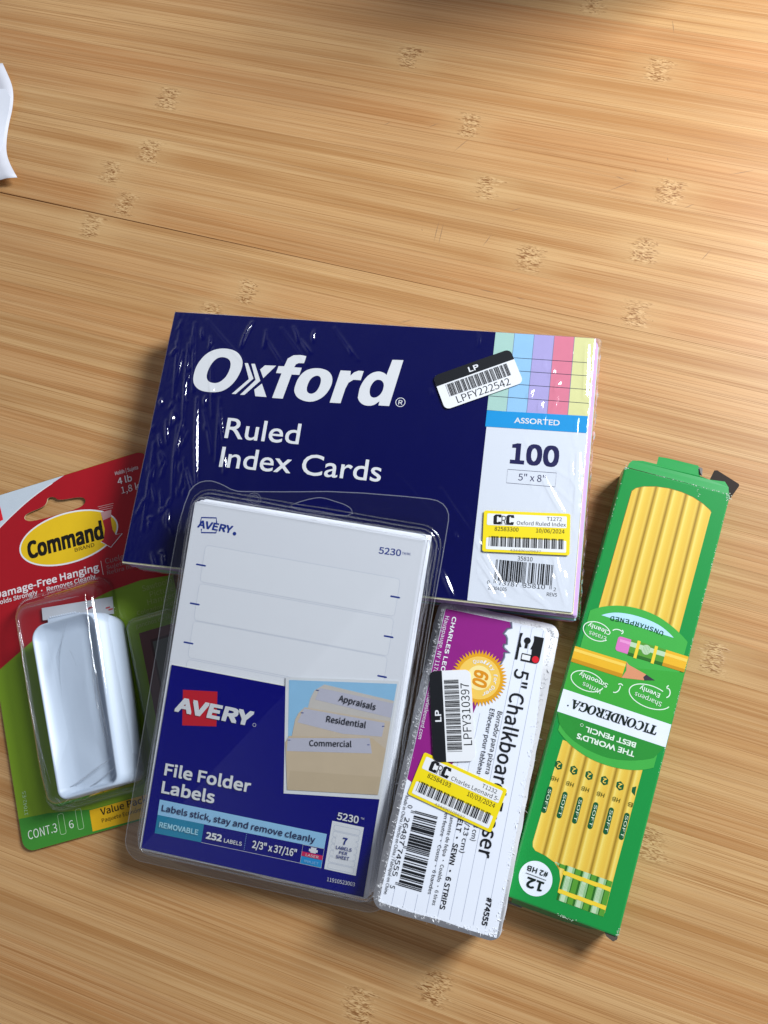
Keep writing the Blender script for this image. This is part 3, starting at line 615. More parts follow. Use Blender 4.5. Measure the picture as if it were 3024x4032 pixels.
for _ in range(34000):      # loose fibres standing off the felt round the top edge
    i = rnd.randrange(len(base_o)); a_ = base_o[i]; b_ = base_o[(i+1) % len(base_o)]; t = rnd.random(); x = a_[0]+(b_[0]-a_[0])*t; y = a_[1]+(b_[1]-a_[1])*t
    ax_ = max(0, abs(x)-21.4)*(1 if x > 0 else -1); ay_ = max(0, abs(y)-59.2)*(1 if y > 0 else -1); l = math.hypot(ax_, ay_) or 1; nx, ny = ax_/l, ay_/l
    d = rnd.triangular(-2.6, .5, -.3); zz = -.2-max(0, d+1.6)**2*.5-(rnd.random()*8 if d > 0 else 0)
    ln = abs(rnd.gauss(0, .52))+.2; dx, dy, dz = nx*rnd.uniform(.2, 1)+rnd.gauss(0, .5), ny*rnd.uniform(.2, 1)+rnd.gauss(0, .5), rnd.uniform(-.1, .7)
    px_, py_ = x+nx*d, y+ny*d; w = .022
    o = len(m.V); m.V += [(px_-dy*w, py_+dx*w, zz), (px_+dy*w, py_-dx*w, zz), (px_+dx*ln*.6+rnd.gauss(0, .1), py_+dy*ln*.6+rnd.gauss(0, .1), zz+dz*ln*.7), (px_+dx*ln, py_+dy*ln, zz+dz*ln*.6)]
    m.F += [(o, o+1, o+2), (o, o+2, o+3)]; m.M += [0, 0]
m.build('felt_fibres', kind='stuff')
# paper wrapper with print
PAP = mat('wrapper_paper', '#e6eaf3', .5, .4, .02, 90, bump=.15, bscale=60)
m = MB(T); lab = [(-23.6, -61.8), (-10, -62.3), (2, -62.0), (13, -62.7), (25.1, -62.7), (24.8, 20), (21.2, 60.6), (19.8, 61.4), (6.6, 61.6), (-22.6, 61.2), (-23.0, 60.4)]
m.plate(lab, -.05, .02, PAP); wr_ = m.build('paper_wrapper'); fixn(wr_)
tear = [(6.4, 61.5), (7.1, 59.0), (5.4, 58.2), (4.2, 55.8), (5.4, 55.3), (6.1, 54.3), (6.5, 51.8), (5.4, 51.4), (5.3, 50.4), (6.3, 49.5), (8.4, 48.5), (6.2, 48.0), (6.5, 46.2), (5.6, 43.1), (3.9, 42.2)]
PUR = mat('purple', '#8e1d7e', .4, .5, .05)
m = MB(T); z = .08
m.poly([(-23.2, -12.4), (-22.8, 60.6), (-22.4, 61.1), (5.4, 61.4)]+[(x-.9, y) for x, y in tear[1:]]+[(2.4, 41.0), (-2, 20), (-6, -2), (-10, -8), (-14, -11), (-20, -13.5)], z, PUR)
m.line([(x-.45, y) for x, y in tear], .9, z+.03, mat('torn_dark', '#5a5068', .5)); m.line([(x-.1, y-.1) for x, y in tear], .35, z+.06, mat('torn_grey', '#8c95a8', .5))
for x in (10.4, 15.2, 20.1): m.rect(x-.07, -60.5, x+.07, 60.9, z, mat('rule_grey', '#a9b0c4', .5))
for x in (5.6, .8, -4.0): m.rect(x-.07, -61.0, x+.07, 21.0, z, mat('rule_grey'))
for x in (-8.8, -13.6, -18.4): m.rect(x-.07, -61.5, x+.07, -55.0, z, mat('rule_grey'))
GOLD = mat('gold_a', '#e3a21c', .4); GOLD2 = mat('gold_b', '#f6e29a', .4)
star = []
for k in range(96): a_ = math.radians(k*3.75); r_ = 12.0 if k % 2 else 9.9; star.append((-2.6+r_*math.cos(a_), 35.2+r_*math.sin(a_)))
m.poly(star, z+.12, GOLD); m.poly(ell(-2.6, 35.2, 9.0, 9.0), z+.15, mat('gold_c', '#f2c75a', .4)); m.poly(ell(-2.6, 35.2, 5.2, 5.2), z+.18, GOLD2)
m.build('printed_art', wr_)
m = MB(T); z = .30; GT = mat('gold_text', '#dd8f16', .4)
m.text('60', (1.6-6.6, 38.4), (1.6-6.6, 31.4), 6.2, z, GT, .03, .15)
for i, ch in enumerate('Quality for'):
    a_ = math.radians(118-i*12.2); p = (-2.6+6.3*math.cos(a_), 35.2+6.3*math.sin(a_)); t_ = (math.sin(a_)*.62, -math.cos(a_)*.62)
    if ch != ' ': m.text(ch, (p[0]-t_[0], p[1]-t_[1]), (p[0]+t_[0], p[1]+t_[1]), 1.5, z, WHITE, .02, .1)
for i, ch in enumerate('Over'):
    a_ = math.radians(-22-i*13); p = (-2.6+6.3*math.cos(a_), 35.2+6.3*math.sin(a_)); t_ = (math.sin(a_)*.7, -math.cos(a_)*.7)
    m.text(ch, (p[0]-t_[0], p[1]-t_[1]), (p[0]+t_[0], p[1]+t_[1]), 1.6, z, WHITE, .02, .1)
z = .24
# text runs down the wrapper: direction -y
def down(t, x, y0, y1, cap, mt=BLACK, off=0.0, shear=0.0): m.text(t, (x, y0), (x, y1), cap, z, mt, off, shear)
down('CHARLES LEONARD', -19.2, 58.3, 24.0, 1.8, WHITE, .03); down('Hauppauge, NY 11788', -22.2, 57.9, 31.5, 1.7, WHITE)
down('www.charlesleonard.com', -22.4, 30.0, 4.6, 1.6, WHITE)
down('5" Chalkboard Eraser', 11.6, 42.6, -34.4, 6.0, BLACK, .010)
down('Borrador para pizarra', 8.0, 23.6, -2.4, 2.0); down('Effaceur pour tableau', 4.6, 23.9, -3.1, 2.0)
down('(5 pulgadas/13 cm)', 7.6, -6, -29.4, 1.9); down('(5 pouces/13 cm)', 4.2, -8, -35.0, 1.9)
down('100% FELT \u2022 SEWN \u2022 6 STRIPS', .9, -12, -57.9, 2.1, BLACK, .018); down('Completamente de felpa \u2022 Coaldo \u2022 6 tiras', -2.3, -14, -57.3, 1.4); down('Tout en feutre \u2022 Cousu \u2022 6 bandes', -4.9, -16, -53.7, 1.4)
down('Made in China / Hecho en China / Fabriqu\u00e9 en Chine', -22.3, -18.9, -58.3, 1.35)
down('0', -20.4, -22.2, -23.4, 1.9); down('26487', -20.6, -27.2, -38.3, 2.0); down('74555', -20.6, -39.7, -50.6, 2.0); down('5', -20.4, -54.2, -55.4, 1.9)
down('#74555', 18.4, -48.8, -59.4, 2.2, BLACK, .025)
LK = mat('logo_black', '#101216', .4); zz = z
m.poly([(10.7, 57.8), (11.9, 57.9), (11.5, 55.9), (11.6, 53.9), (12.4, 51.9), (11.6, 51.9), (11.7, 46.4), (10.6, 46.3)], z, LK)
m.poly([(16.7, 57.8), (20.9, 57.8), (20.8, 49.4), (20.8, 47.9), (20.5, 47.0), (19.6, 46.4), (13.1, 46.3), (13.1, 49.6), (17.1, 49.6), (16.9, 52.0), (16.2, 52.0), (16.8, 53.8), (17.1, 55.9)], z, LK)
m.poly([(13.35, 49.1), (16.8, 49.1), (16.8, 47.0), (13.35, 47.0)], z+.04, WHITE)
m.poly(ell(14.3, 55.2, 1.4, 1.4, 24), z, LK); m.rect(13.7, 51.9, 14.85, 54.4, z+.02, LK); m.poly(ell(19.1, 48.1, 1.45, 1.45, 24), z+.04, mat('red_dot', '#d7182a', .4))
m.build('lettering', wr_)
m = MB(T); m.bars(upc('026487745555'), (-7.4, -23.9), (-7.6, -53.7), 9.7, z, BLACK, -1); 
for y in (-24.2, -24.8, -38.4, -39.0, -52.8, -53.4): m.rect(-18.7, y-.1, -17.0, y+.1, z, BLACK)
m.build('barcode', wr_)
lp_sticker(T, -10.4, 17.3, math.radians(105.4), 'LPFY310397', .72)
crc_sticker(T, -1.8, -12.3, math.radians(-9.9), 'T1232', 'Charles Leonard 5-', '82584193', '10/03/2024', '434490109637', .45)

# ------------------------------------------------------------------ pencil box
T = Thing('pencil_box', 'green cardboard box printed with yellow pencils, its top flap torn open', 'pencil box', (106.3423, -80.2917, 15.3, 0, 0, -.284205), 15.3)
GRN = mat('box_green', '#1d9142', .32, .5, .04, 120, coat=.15); GIN = mat('box_inner', '#2a1d14', .8); EDG = mat('worn_edge', '#b9cdb6', .8)
def bo(e, r=1.0): return rr(-23.3-e, -95.4-e, 23.3+e, 95.4+e, max(.1, r+e), 4)
m = MB(T)
m.loft([(bo(-.3), -15.25), (bo(0), -14.9), (bo(.25), -8), (bo(0), -.8), (bo(-.25), -.2), (bo(-.8), 0)], GRN, True, True); box = m.build('box_body'); fixn(box)
m = MB(T); rnd = random.Random(4)      # rubbed white board showing along the edges
def wear(x0, y0, x1, y1, n, z, s_=.18):
    for _ in range(n):
        t = rnd.random(); x = x0+(x1-x0)*t+rnd.gauss(0, s_); y = y0+(y1-y0)*t+rnd.gauss(0, s_); r_ = rnd.uniform(.06, .22)
        m.poly([(x-r_*rnd.uniform(.6, 2.4), y-r_*rnd.random()), (x+r_*rnd.random(), y-r_), (x+r_*rnd.uniform(.6, 2), y+r_*rnd.random()), (x-r_*.4, y+r_)], z+rnd.uniform(0, .02), EDG)
wear(-22.6, 95.0, -22.2, 93.5, 14, .04, .4); wear(22.3, 95.2, 22.8, 92.6, 26, .04, .5); wear(-20, 95.3, 22, 95.1, 60, .04, .1); wear(22.6, -95.0, 22.9, -92, 22, .04, .35); wear(-2, -95.1, 6, -95.2, 24, .04, .25); wear(-22.9, 92, -22.9, 40, 16, .02, .05); wear(22.9, 90, 22.8, -30, 90, .02, .07); wear(7.5, 95, 12, 90, 8, .04, .4)
m.build('worn_edges', box, kind='stuff')
# window picture
def pencil_mat():
    m_ = bpy.data.materials.new('pencil_picture'); m_.use_nodes = True; nt = m_.node_tree; N = nt.nodes; L = nt.links; b = N['Principled BSDF']; b.inputs['Roughness'].default_value = .35
    t = N.new('ShaderNodeTexCoord'); s_ = N.new('ShaderNodeSeparateXYZ'); L.new(t.outputs['Object'], s_.inputs[0])
    a_ = N.new('ShaderNodeMath'); a_.operation = 'MULTIPLY_ADD'; a_.inputs[1].default_value = -.008; a_.inputs[2].default_value = 0; L.new(s_.outputs['Y'], a_.inputs[0])
    ad = N.new('ShaderNodeMath'); ad.operation = 'SUBTRACT'; L.new(s_.outputs['X'], ad.inputs[0]); L.new(a_.outputs[0], ad.inputs[1])
    d = N.new('ShaderNodeMath'); d.operation = 'MULTIPLY_ADD'; d.inputs[1].default_value = 1000/6.55; d.inputs[2].default_value = 10.08; L.new(ad.outputs[0], d.inputs[0])
    f = N.new('ShaderNodeMath'); f.operation = 'FRACT'; L.new(d.outputs[0], f.inputs[0])
    r = N.new('ShaderNodeValToRGB'); cr = r.color_ramp; L.new(f.outputs[0], r.inputs[0])
    st = [(0, '#9f7d28'), (.07, '#c7a23c'), (.14, '#dfbb48'), (.22, '#f0d874'), (.34, '#ebcb58'), (.5, '#e7c04a'), (.68, '#e3ba47'), (.82, '#e6c455'), (.90, '#cba440'), (.97, '#9f7d28')]
    cr.elements[0].position = 0; cr.elements[0].color = lin(st[0][1])+(1,); cr.elements[1].position = st[-1][0]; cr.elements[1].color = lin(st[-1][1])+(1,)
    for p, c in st[1:-1]: e = cr.elements.new(p); e.color = lin(c)+(1,)
    L.new(r.outputs[0], b.inputs['Base Color']); return m_
PEN = pencil_mat()
win1 = [(-17.5, 85.2), (-16.2, 86.9), (-13.0, 88.6), (-8, 90.0), (-2.7, 90.7), (3, 90.6), (8.3, 89.7), (13, 88.0), (16.6, 86.0), (17.3, 85.2), (17.2, 84.0), (16.8, 31.0), (16.8, 26), (-18.0, 26), (-18.0, 31.9)]
win2 = [(-17.9, -28), (16.3, -28), (15.9, -70), (15.9, -88.2), (15.2, -89.8), (-.4, -89.8), (-2.8, -88.8), (-3.8, -86.6), (-4.2, -81.8), (-5.6, -78.4), (-8.2, -76.2), (-12.5, -74.9), (-16.8, -74.4), (-18.2, -73.2), (-18.7, -71.4), (-18.3, -50)]
m = MB(T); z = .05; m.poly(win1, z, PEN)
m.line([(-18.1, 31.9), (-17.6, 85.2)], .14, z+.02, mat('brown_line', '#8a5a1a')); m.line(win1[:10], .16, z+.02, mat('brown_line'))
m.build('pencil_picture', box); m = MB(T); m.poly(win2, z, PEN)
# printed ferrules
W3 = mat('ferrule_pale', '#bdd6b0', .35); G3 = mat('ferrule_green', '#579a34', .35); Y3 = mat('ferrule_yellow', '#f0cf3a', .35); G4 = mat('ferrule_dark', '#2d6a24', .35); W4 = mat('ferrule_mid', '#8fbc82', .35)
def clipx(x0, x1): return max(-8.0, x0), min(15.8, x1)
for k in range(-1, 5):
    x0 = -9.2+k*6.5
    for (a_, b_, mt) in ((0, .5, W4), (.5, 2.2, W3), (2.2, 3.1, W4), (3.1, 3.5, G4), (3.5, 5.6, G3), (5.6, 6.5, G4)):
        xa, xb = clipx(x0+a_, x0+b_)
        if xb-xa < .05: continue
        yt = -75.7 if xa > -4.4 else -75.9
        segs = [(yt, -78.0, 0), (-79.6, -85.4, .4), (-87.0, -89.75, 0)] if xa >= -4.0 else [(yt, -78.0, 0)]
        for (ya, yb, e) in segs:
            if xa < -4.0: yb = max(yb, -76.2-(xa+8.2)*.5)
            if yb < ya: m.rect(xa, yb, xb, ya, z+.04, mt)
    for xs in (.9, 1.4, 1.9, 2.4):
        xa = x0+xs
        if -3.6 < xa < 15.6: m.rect(xa, -84.6, xa+.13, -80.4, z+.07, W4)
    for ya, yb in ((-78.0, -79.6), (-85.4, -87.0)):
        xa, xb = max(-3.9, x0), min(15.8, x0+6.5)
        if xb > xa: m.poly([(xa, yb+.1), (xb, yb-.15), (xb, ya-.15), (xa, ya+.1)], z+.09, Y3)
DG = mat('dark_green_ink', '#175a35', .35)
for k in range(6):
    x = -16.8+k*6.5; y = -38.5
    if k == 5: m.poly([p for p in ell(x, y, 1.7, 2.0, 6, math.pi/6) if p[0] < 15.9], z+.04, DG)
    else: m.poly(ell(x, y, 1.7, 2.0, 6, math.pi/6), z+.04, DG)
    m.poly([(min(15.9, x+a_), b_) for a_, b_ in rr(-1.95, -59.0, .15, -47.9, 1.0, 5)], z+.04, DG)
m.build('pencil_picture', box)
# middle label
BG = mat('band_green', '#3fa63c', .33, .5, .04, 60, coat=.1); BG2 = mat('band_green_deep', '#2f8f38', .33); LG = mat('band_green_light', '#45ad48', .33)
m = MB(T); z = .14
up = smooth([(-23.2, 26.6), (-18.0, 31.0), (-10.0, 34.2), (-2, 35.3), (6, 34.6), (12, 32.6), (18, 29.6), (22.9, 26.0)], 2, False)
lo = smooth([(22.6, -25.6), (16.5, -29.6), (8, -32.0), (-2, -32.4), (-10, -30.8), (-17, -27.8), (-23.2, -22.8)], 2, False)
m.poly(up+lo, z, LG)
lo2 = smooth([(22.6, -21.6), (14, -26.4), (4, -29.2), (-4, -29.2), (-12, -27.6), (-18.4, -24.6), (-23.2, -19.6)], 2, False)
m.poly([(-23.2, -17.2), (22.6, -17.6)]+lo2, z+.03, BG2)
m.poly([(-23.2, 4.4), (-23.2, -7.4), (22.7, -8.0), (22.8, 14.4)], z+.02, BG)
m.poly(smooth([(-18.0, 26.5), (-13.0, 29.9), (-8, 31.4), (-1, 32.0), (6.8, 31.3), (12, 29.4), (17.2, 26.1)], 2, False), z+.04, mat('pale_sky', '#b8e0f4', .35))
m.poly([(-23.3, -7.4), (22.9, -8.0), (22.9, -17.7), (-23.3, -17.3)], z+.06, mat('band_white', '#e6ecf6', .35))
# the two pictured pencils
PY = mat('pencil_yellow', '#eab42c', .35); PY2 = mat('pencil_yellow_hi', '#f4cf5a', .35); PY3 = mat('pencil_yellow_lo', '#c98f1c', .35)
m.poly([(-23.3, 11.6), (-1.0, 11.6), (-1.3, 4.5), (-23.3, 4.7)], z+.08, PY); m.poly([(-23.3, 10.6), (-1.0, 10.6), (-1.0, 9.4), (-23.3, 9.4)], z+.10, PY2); m.poly([(-23.3, 6.3), (-1.2, 6.2), (-1.3, 4.5), (-23.3, 4.7)], z+.10, PY3)
m.poly([(-1.0, 11.6), (.4, 10.6), (8.1, 8.9), (7.9, 6.3), (-1.3, 4.5), (-.2, 8)], z+.09, mat('cedar', '#d9926a', .4)); m.poly([(8.1, 8.9), (12.1, 7.6), (7.9, 6.3), (7.2, 7.5)], z+.11, mat('graphite', '#3a3540', .35))
m.poly(rr(-6.9, 14.9, -1.2, 21.3, (1.2, 0, 0, 1.2), 4), z+.08, mat('rubber_pink', '#d875b8', .4)); m.rect(-6.0, 19.0, -1.4, 20.2, z+.1, mat('rubber_hi', '#e797cb', .4))
m.rect(-1.4, 14.5, 13.4, 21.5, z+.09, G3); m.rect(-1.4, 18.4, 13.4, 20.4, z+.11, W3); m.rect(-1.4, 14.5, 13.4, 15.8, z+.11, G4)
for xa in (1.2, 8.6): m.rect(xa, 14.1, xa+1.3, 21.8, z+.13, Y3)
m.poly(ell(5.5, 19.0, 1.9, 2.1, 20), z+.13, W3); 
for xs in (4.3, 4.9, 5.5, 6.1, 6.7): m.rect(xs, 17.2, xs+.15, 20.8, z+.15, W4)
m.poly([(13.4, 21.5), (22.9, 21.4), (22.7, 14.5), (13.3, 14.5)], z+.09, PY); m.rect(13.4, 19.0, 22.8, 20.3, z+.11, PY2); m.rect(13.4, 14.5, 22.7, 15.9, z+.11, PY3)
WG = mat('chalk_white', '#e3f2e0', .4)
def loop(cx, cy, rx, ry, rot, a0, a1): m.line(ell(cx, cy, rx, ry, 30, rot, a0, a1), .38, z+.08, WG)
loop(-16.2, 20.4, 5.9, 3.9, -.08, 20, 330); loop(-14.6, -1.3, 7.0, 4.0, -.05, 30, 355); loop(11.8, .4, 8.8, 4.6, -.05, 60, 345)
for pts in ([(-10.3, 22.2), (-9.2, 23.6), (-7.2, 24.0), (-5.4, 23.2)], [(-6.6, 24.8), (-5.2, 23.2), (-6.6, 22.0)], [(-3.8, -2.4), (-2.0, -2.4), (-.8, -.6), (-1.0, 2.0)], [(-2.4, .9), (-1.0, 2.2), (.6, 1.0)], [(17.6, 1.6), (19.4, 3.0), (19.2, 5.4), (17.4, 6.6)], [(18.6, 7.6), (17.2, 6.6), (18.2, 5.2)]): m.line(smooth(pts, 2, False), .42, z+.10, WG)
m.build('printed_label', box); m = MB(T)
circle_mat = mat('band_white')
m.poly(ell(-13.75, -84.8, 6.85, 6.85, 44), .06, circle_mat)
m.build('round_badge', box)
# lettering is upside down on the box as it lies
m = MB(T); z = .30
def ud(t, x0, x1, y, cap, mt=WG, off=0.0, shear=0.0, zz=None, dy=0.0, own=True): m.text(t, (x0, y), (x1, y+dy), cap, z if zz is None else zz, mt, off, shear, own=own)
ud('Erases', -11.7, -19.1, 19.3, 1.9, dy=.5); ud('Cleanly', -10.5, -20.3, 22.2, 1.9, WG, .02, dy=.8)
ud('Writes', -7.9, -16.0, -3.0, 1.9, dy=1.0); ud('Smoothly', -5.9, -18.4, .3, 1.9, WG, .02, dy=1.4)
ud('Sharpens', 17.2, 5.7, -.4, 1.9, dy=1.0); ud('Evenly', 15.6, 7.0, 2.9, 1.9, WG, .02, dy=.8)
for i, ch in enumerate('UNSHARPENED'):
    x = 9.9-i*2.14; y = 28.7+.75*(1-((x+.7)/11)**2)
    m.text(ch, (x+.8, y-.10*x/9), (x-.8, y+.10*x/9), 1.95, z, DG, .018)
ud("THE WORLD'S", 11.6, -12.8, -23.3, 2.3, WG, .03, own=False); ud('BEST PENCIL', 11.2, -10.2, -19.6, 2.2, WG, .03, own=False); m.line(ell(-12.0, -19.6, .6, .6, 14), .14, z, WG, True)
# serif name: thick and thin strokes with slab ends, each letter in its own small box (x grows left as the box lies)
BK = mat('name_ink', '#16241f', .35)
def serif(ch, X0, w, yb, h, zz):
    """letter drawn upright in 0..1 then turned by 180 degrees; yb is the baseline (largest y), h the height"""
    def P(pts, k=0, holes=()):
        f = lambda p: (X0-(p[0]+.16*p[1])*w, yb-p[1]*h)
        m.poly([f(p) for p in pts], zz+k*.012, BK, [[f(p) for p in h_] for h_ in holes])
    R_ = lambda x0, y0, x1, y1: [(x0, y0), (x1, y0), (x1, y1), (x0, y1)]
    if ch == 'T': P(R_(.38, 0, .62, .94)); P(R_(.02, .88, .98, 1), 1); P(R_(.26, 0, .74, .06), 1); P(R_(.0, .68, .08, .95), 2); P(R_(.92, .68, 1, .95), 2)
    if ch == 'I': P(R_(.34, 0, .66, 1)); P(R_(.12, 0, .88, .06), 1); P(R_(.12, .94, .88, 1), 1)
    if ch in 'OCG':
        out = ell(.5, .5, .5, .52, 32); inn = ell(.5, .5, .25, .46, 32)
        if ch == 'O': P(out, 0, [inn])
        else:
            o_ = ell(.5, .5, .5, .52, 26, 0, 48, 318); i_ = ell(.52, .5, .26, .46, 26, 0, 48, 318); P(o_+i_[::-1]); P(R_(.84, .66, .92, 1.0), 1)
            if ch == 'G': P(R_(.68, .02, .90, .44), 2); P(R_(.56, .40, 1.0, .46), 3)
    if ch == 'N': P(R_(.10, 0, .19, 1)); P([(.04, 1), (.30, 1), (.90, 0), (.66, 0)], 1); P(R_(.80, 0, .89, 1), 2); P(R_(0, 0, .30, .06), 3); P(R_(.68, .94, 1.0, 1), 3)
    if ch == 'D':
        P(R_(.10, 0, .34, 1)); P(R_(0, 0, .40, .06), 1); P(R_(0, .94, .40, 1), 1); o_ = ell(.38, .5, .60, .5, 20, 0, -90, 90); i_ = ell(.38, .5, .34, .44, 20, 0, -90, 90); P(o_+i_[::-1], 2)
    if ch == 'E': P(R_(.12, 0, .38, 1)); P(R_(0, 0, .92, .06), 1); P(R_(0, .94, .90, 1), 1); P(R_(.36, .47, .66, .53), 1); P(R_(.84, 0, .92, .26), 2); P(R_(.82, .76, .90, 1), 2); P(R_(.60, .38, .67, .62), 2)
    if ch == 'R':
        P(R_(.10, 0, .34, 1)); P(R_(0, 0, .46, .06), 1); P(R_(0, .94, .40, 1), 1); o_ = ell(.38, .74, .46, .26, 16, 0, -90, 90); i_ = ell(.38, .74, .22, .20, 16, 0, -90, 90); P(o_+i_[::-1], 2); P([(.38, .50), (.60, .50), (1.02, 0), (.74, 0)], 3)
    if ch == 'A': P([(.42, 1), (.58, 1), (.94, 0), (.66, 0)]); P([(.42, 1), (.50, 1), (.18, 0), (.10, 0)], 1); P(R_(.24, .28, .74, .34), 2); P(R_(0, 0, .30, .06), 3); P(R_(.56, 0, 1.04, .06), 3)
x = 18.3
for ch, w in zip('TICONDEROGA', (4.0, 2.2, 3.6, 3.8, 4.0, 3.7, 3.3, 3.7, 3.8, 3.8, 3.9)):
    for q in (-.07, 0, .07): serif(ch, x+q, w*.92, -10.4, 3.8, z+q*.5+.06)
    x -= w*.915
m.poly(ell(-19.6, -13.6, .35, .35, 10), z, BK)
ud('12', -9.9, -16.9, -85.0, 4.0, mat('name_ink'), .03); ud('#2 HB', -9.4, -18.1, -80.7, 2.1, mat('name_ink'), .02); m.line([(-9.5, -84.0), (-18.1, -83.9)], .2, z, mat('name_ink'))
for k in range(6):
    xx = -16.8+k*6.5
    if k < 5: ud('2', xx+.75, xx-.75, -37.5, 2.0, PY2, .02)
    e = 1.5 if k < 5 else .3
    ud('HB' if k < 5 else 'B', xx+e, xx-1.6, -43.4, 1.7, mat('olive_ink', '#5b5a1a', .4))
    xs = xx-.75; m.text('SOFT' if k < 5 else 'SOFT', (xs-.55, -58.6+.9), (xs-.55, -48.6), -0 or 1.1, z, W3, .01) if False else m.text('SOFT', (xs-.62, -48.9), (xs-.62, -57.9), 1.15, z, mat('foil_pale', '#dbeccf', .35), .0)
m.build('lettering', box)
# torn top flap, tuck tab, inner flap
m = MB(T)
def fz(x, y): return -(y-95.2)*.34 + .35*math.sin(x*.25)
flp = [(-22.2, 95.2), (-21.8, 97.4), (-20.7, 99.2), (-16.2, 100.4), (-10.0, 100.8), (-9.9, 104.8), (-5.3, 105.3), (7.4, 105.3), (9.2, 103.6), (9.1, 100.3), (13.5, 99.9), (20.1, 101.0), (22.0, 98.6), (22.6, 95.2)]
nfl = len(flp)
for dz in (0, -.35):
    m.poly(flp, (lambda x, y, dz=dz: fz(x, y)+dz), GRN if dz == 0 else GIN)
V = [(x, y, fz(x, y)) for x, y in flp]+[(x, y, fz(x, y)-.35) for x, y in flp]; m.add(V, [(i, (i+1) % nfl, nfl+(i+1) % nfl, nfl+i) for i in range(nfl)], EDG)
m.build('top_flap', label='torn green closing flap')
m = MB(T)
m.add([(7.2, 105.0, -3.2), (9.6, 104.4, -2.6), (10.0, 100.6, -1.2), (8.4, 100.8, -1.9), (8.2, 104, -2.2), (9.0, 101.5, -.9)], [(0, 1, 2, 3), (1, 4, 5, 2)], mat('curled_board', '#6d6a66', .8)); m.build('torn_curl')
m = MB(T); m.plate([(14.0, 97), (15.9, 107.2), (17.2, 107.6), (27.6, 104.0), (27.9, 103.0), (25.2, 95.5)], -10.2, -9.8, GIN, mside=EDG); m.build('inner_flap', label='dark inner dust flap'); fixn(bpy.context.scene.collection.objects[-1])
m = MB(T)
def bz(x, y): return -4.5+(y+96)*1.1
lf = [(-20.4, -95.6), (-20.0, -98.4), (-14.5, -98.6), (1.8, -98.4), (12, -97.4), (17.0, -96.0), (17.0, -95.5)]
for dz in (0, -.4): m.poly(lf, (lambda x, y, dz=dz: bz(x, y)+dz), mat('box_green_inner', '#0d6c37', .4) if dz == 0 else GIN)
m.build('bottom_flap')
m = MB(T); m.plate([(-22.6, -95.5), (-22.4, -99.6), (-15.2, -99.6), (-15.0, -99.0), (-21.2, -98.6), (-21.2, -95.5)], -9.6, -9.0, mat('curled_board'), mside=EDG); fixn(m.build('crushed_tab')); m = MB(T); m.plate([(17.8, -95.4), (18.8, -96.6), (21.8, -97.6), (23.1, -96.4), (23.2, -95.4)], -6.0, -.6, mat('crushed_board', '#51473c', .85)); o = m.build('crushed_corner'); fixn(o)

# ------------------------------------------------------------------ carded picture hangers
T = Thing('picture_hanger_pack', 'red and green card holding a white plastic picture hanger under a clear bubble', 'picture hanger', (-142.4, -64.2, 1.5, 0, 0, .296706), 1.0)
RED = mat('card_red', '#aa131f', .35, .5, .05, coat=.1); GR1 = mat('card_green', '#7fa024', .35, .5, .05, 40, coat=.1); GR2 = mat('card_green_dark', '#3f8a30', .35); GRY = mat('card_grey', '#c9d2da', .35)
eh = smooth([(-21.6, 69.2), (-21.2, 71.2), (-18.5, 72.2), (-10.4, 72.8), (-8.4, 74.6), (-7.6, 77.0), (-3.8, 76.2), (-2.2, 73.6), (9.6, 72.2), (11.9, 70.0), (10.9, 67.9), (8.4, 66.8), (0, 66.4), (-18.2, 67.0)], 2)
m = MB(T); oc = rr(-49.2, -87.4, 47.5, 86.0, 5.5, 6)
m.plate(oc, -.5, 0, GR1, [eh], mside=mat('card_core', '#cdbfa0', .8)); card = m.build('backing_card'); fixn(card)
m = MB(T); z = .05
redp = [(-49.1, -2.2), (-34.1, 5.0), (-20, 12.0), (0, 18.2), (15.1, 20.8), (31.3, 21.6), (47.4, 19.6)]+[p for p in rr(-49.1, -87.4, 47.4, 85.9, 5.4, 6) if p[1] > 60 and p[0] > 0]+[(-43.7, 85.9), (-49.1, 80.5)]
m.poly(redp, z, RED, [eh])
m.poly([(-49.1, 59.5)]+smooth([(-49.1, 59.5), (-42, 64.6), (-30, 72.2), (-15, 80.0), (3.1, 85.8)], 2, False)[1:-1]+[(3.1, 85.8), (-43.7, 85.8), (-49.0, 80.5)], z+.04, GRY)
m.line(smooth([(-49.1, 59.5), (-42, 64.6), (-30, 72.2), (-15, 80.0), (3.1, 85.8)], 2, False), .5, z+.07, WHITE)
m.poly([(-46, 81.0), (-33.2, 81.0), (-33.0, 79.0), (-32.6, 72.6), (-33.2, 72.4), (-46, 71.0)], z+.08, mat('bright_red', '#e0202c', .35))
m.poly([(-49.1, -72.0), (-34.7, -73.0), (-14.1, -76.6), (47.4, -77)][::-1]+[p for p in rr(-49.1, -87.3, 47.4, 85.9, 5.4, 6) if p[1] < -80], z, GR2)
m.poly([(-14.6, -76.9), (47.4, -76.9), (47.4, -82), (42, -86.9), (-14.8, -86.4)], z+.05, mat('card_yellow', '#e6b31a', .35))
ov = ell(-.6, 53.2, 26.3, 13.2, 60, -.03); m.poly(ov, z+.06, WHITE); m.poly(ell(-.6, 53.2, 25.5, 12.4, 60, -.03), z+.09, mat('oval_yellow', '#edc21f', .35)); 
AR = mat('arrow_red', '#b02530', .35); AR2 = mat('arrow_pink', '#c99a98', .35)
m.poly([(18.2, 61.0), (23.9, 60.7), (22.6, 56), (22.4, 50.6), (23.5, 47.7), (27.0, 47.2), (19.8, 42.0), (15.4, 46.3), (17.2, 47.2), (18.6, 52)], z+.12, AR); m.poly([(18.2, 61.0), (23.9, 60.7), (22.9, 57.2), (18.6, 56.6)], z+.14, AR2)
m.line([(23.5, 47.7), (27.0, 47.2), (19.8, 42.0), (15.4, 46.3)], .3, z+.15, WHITE)
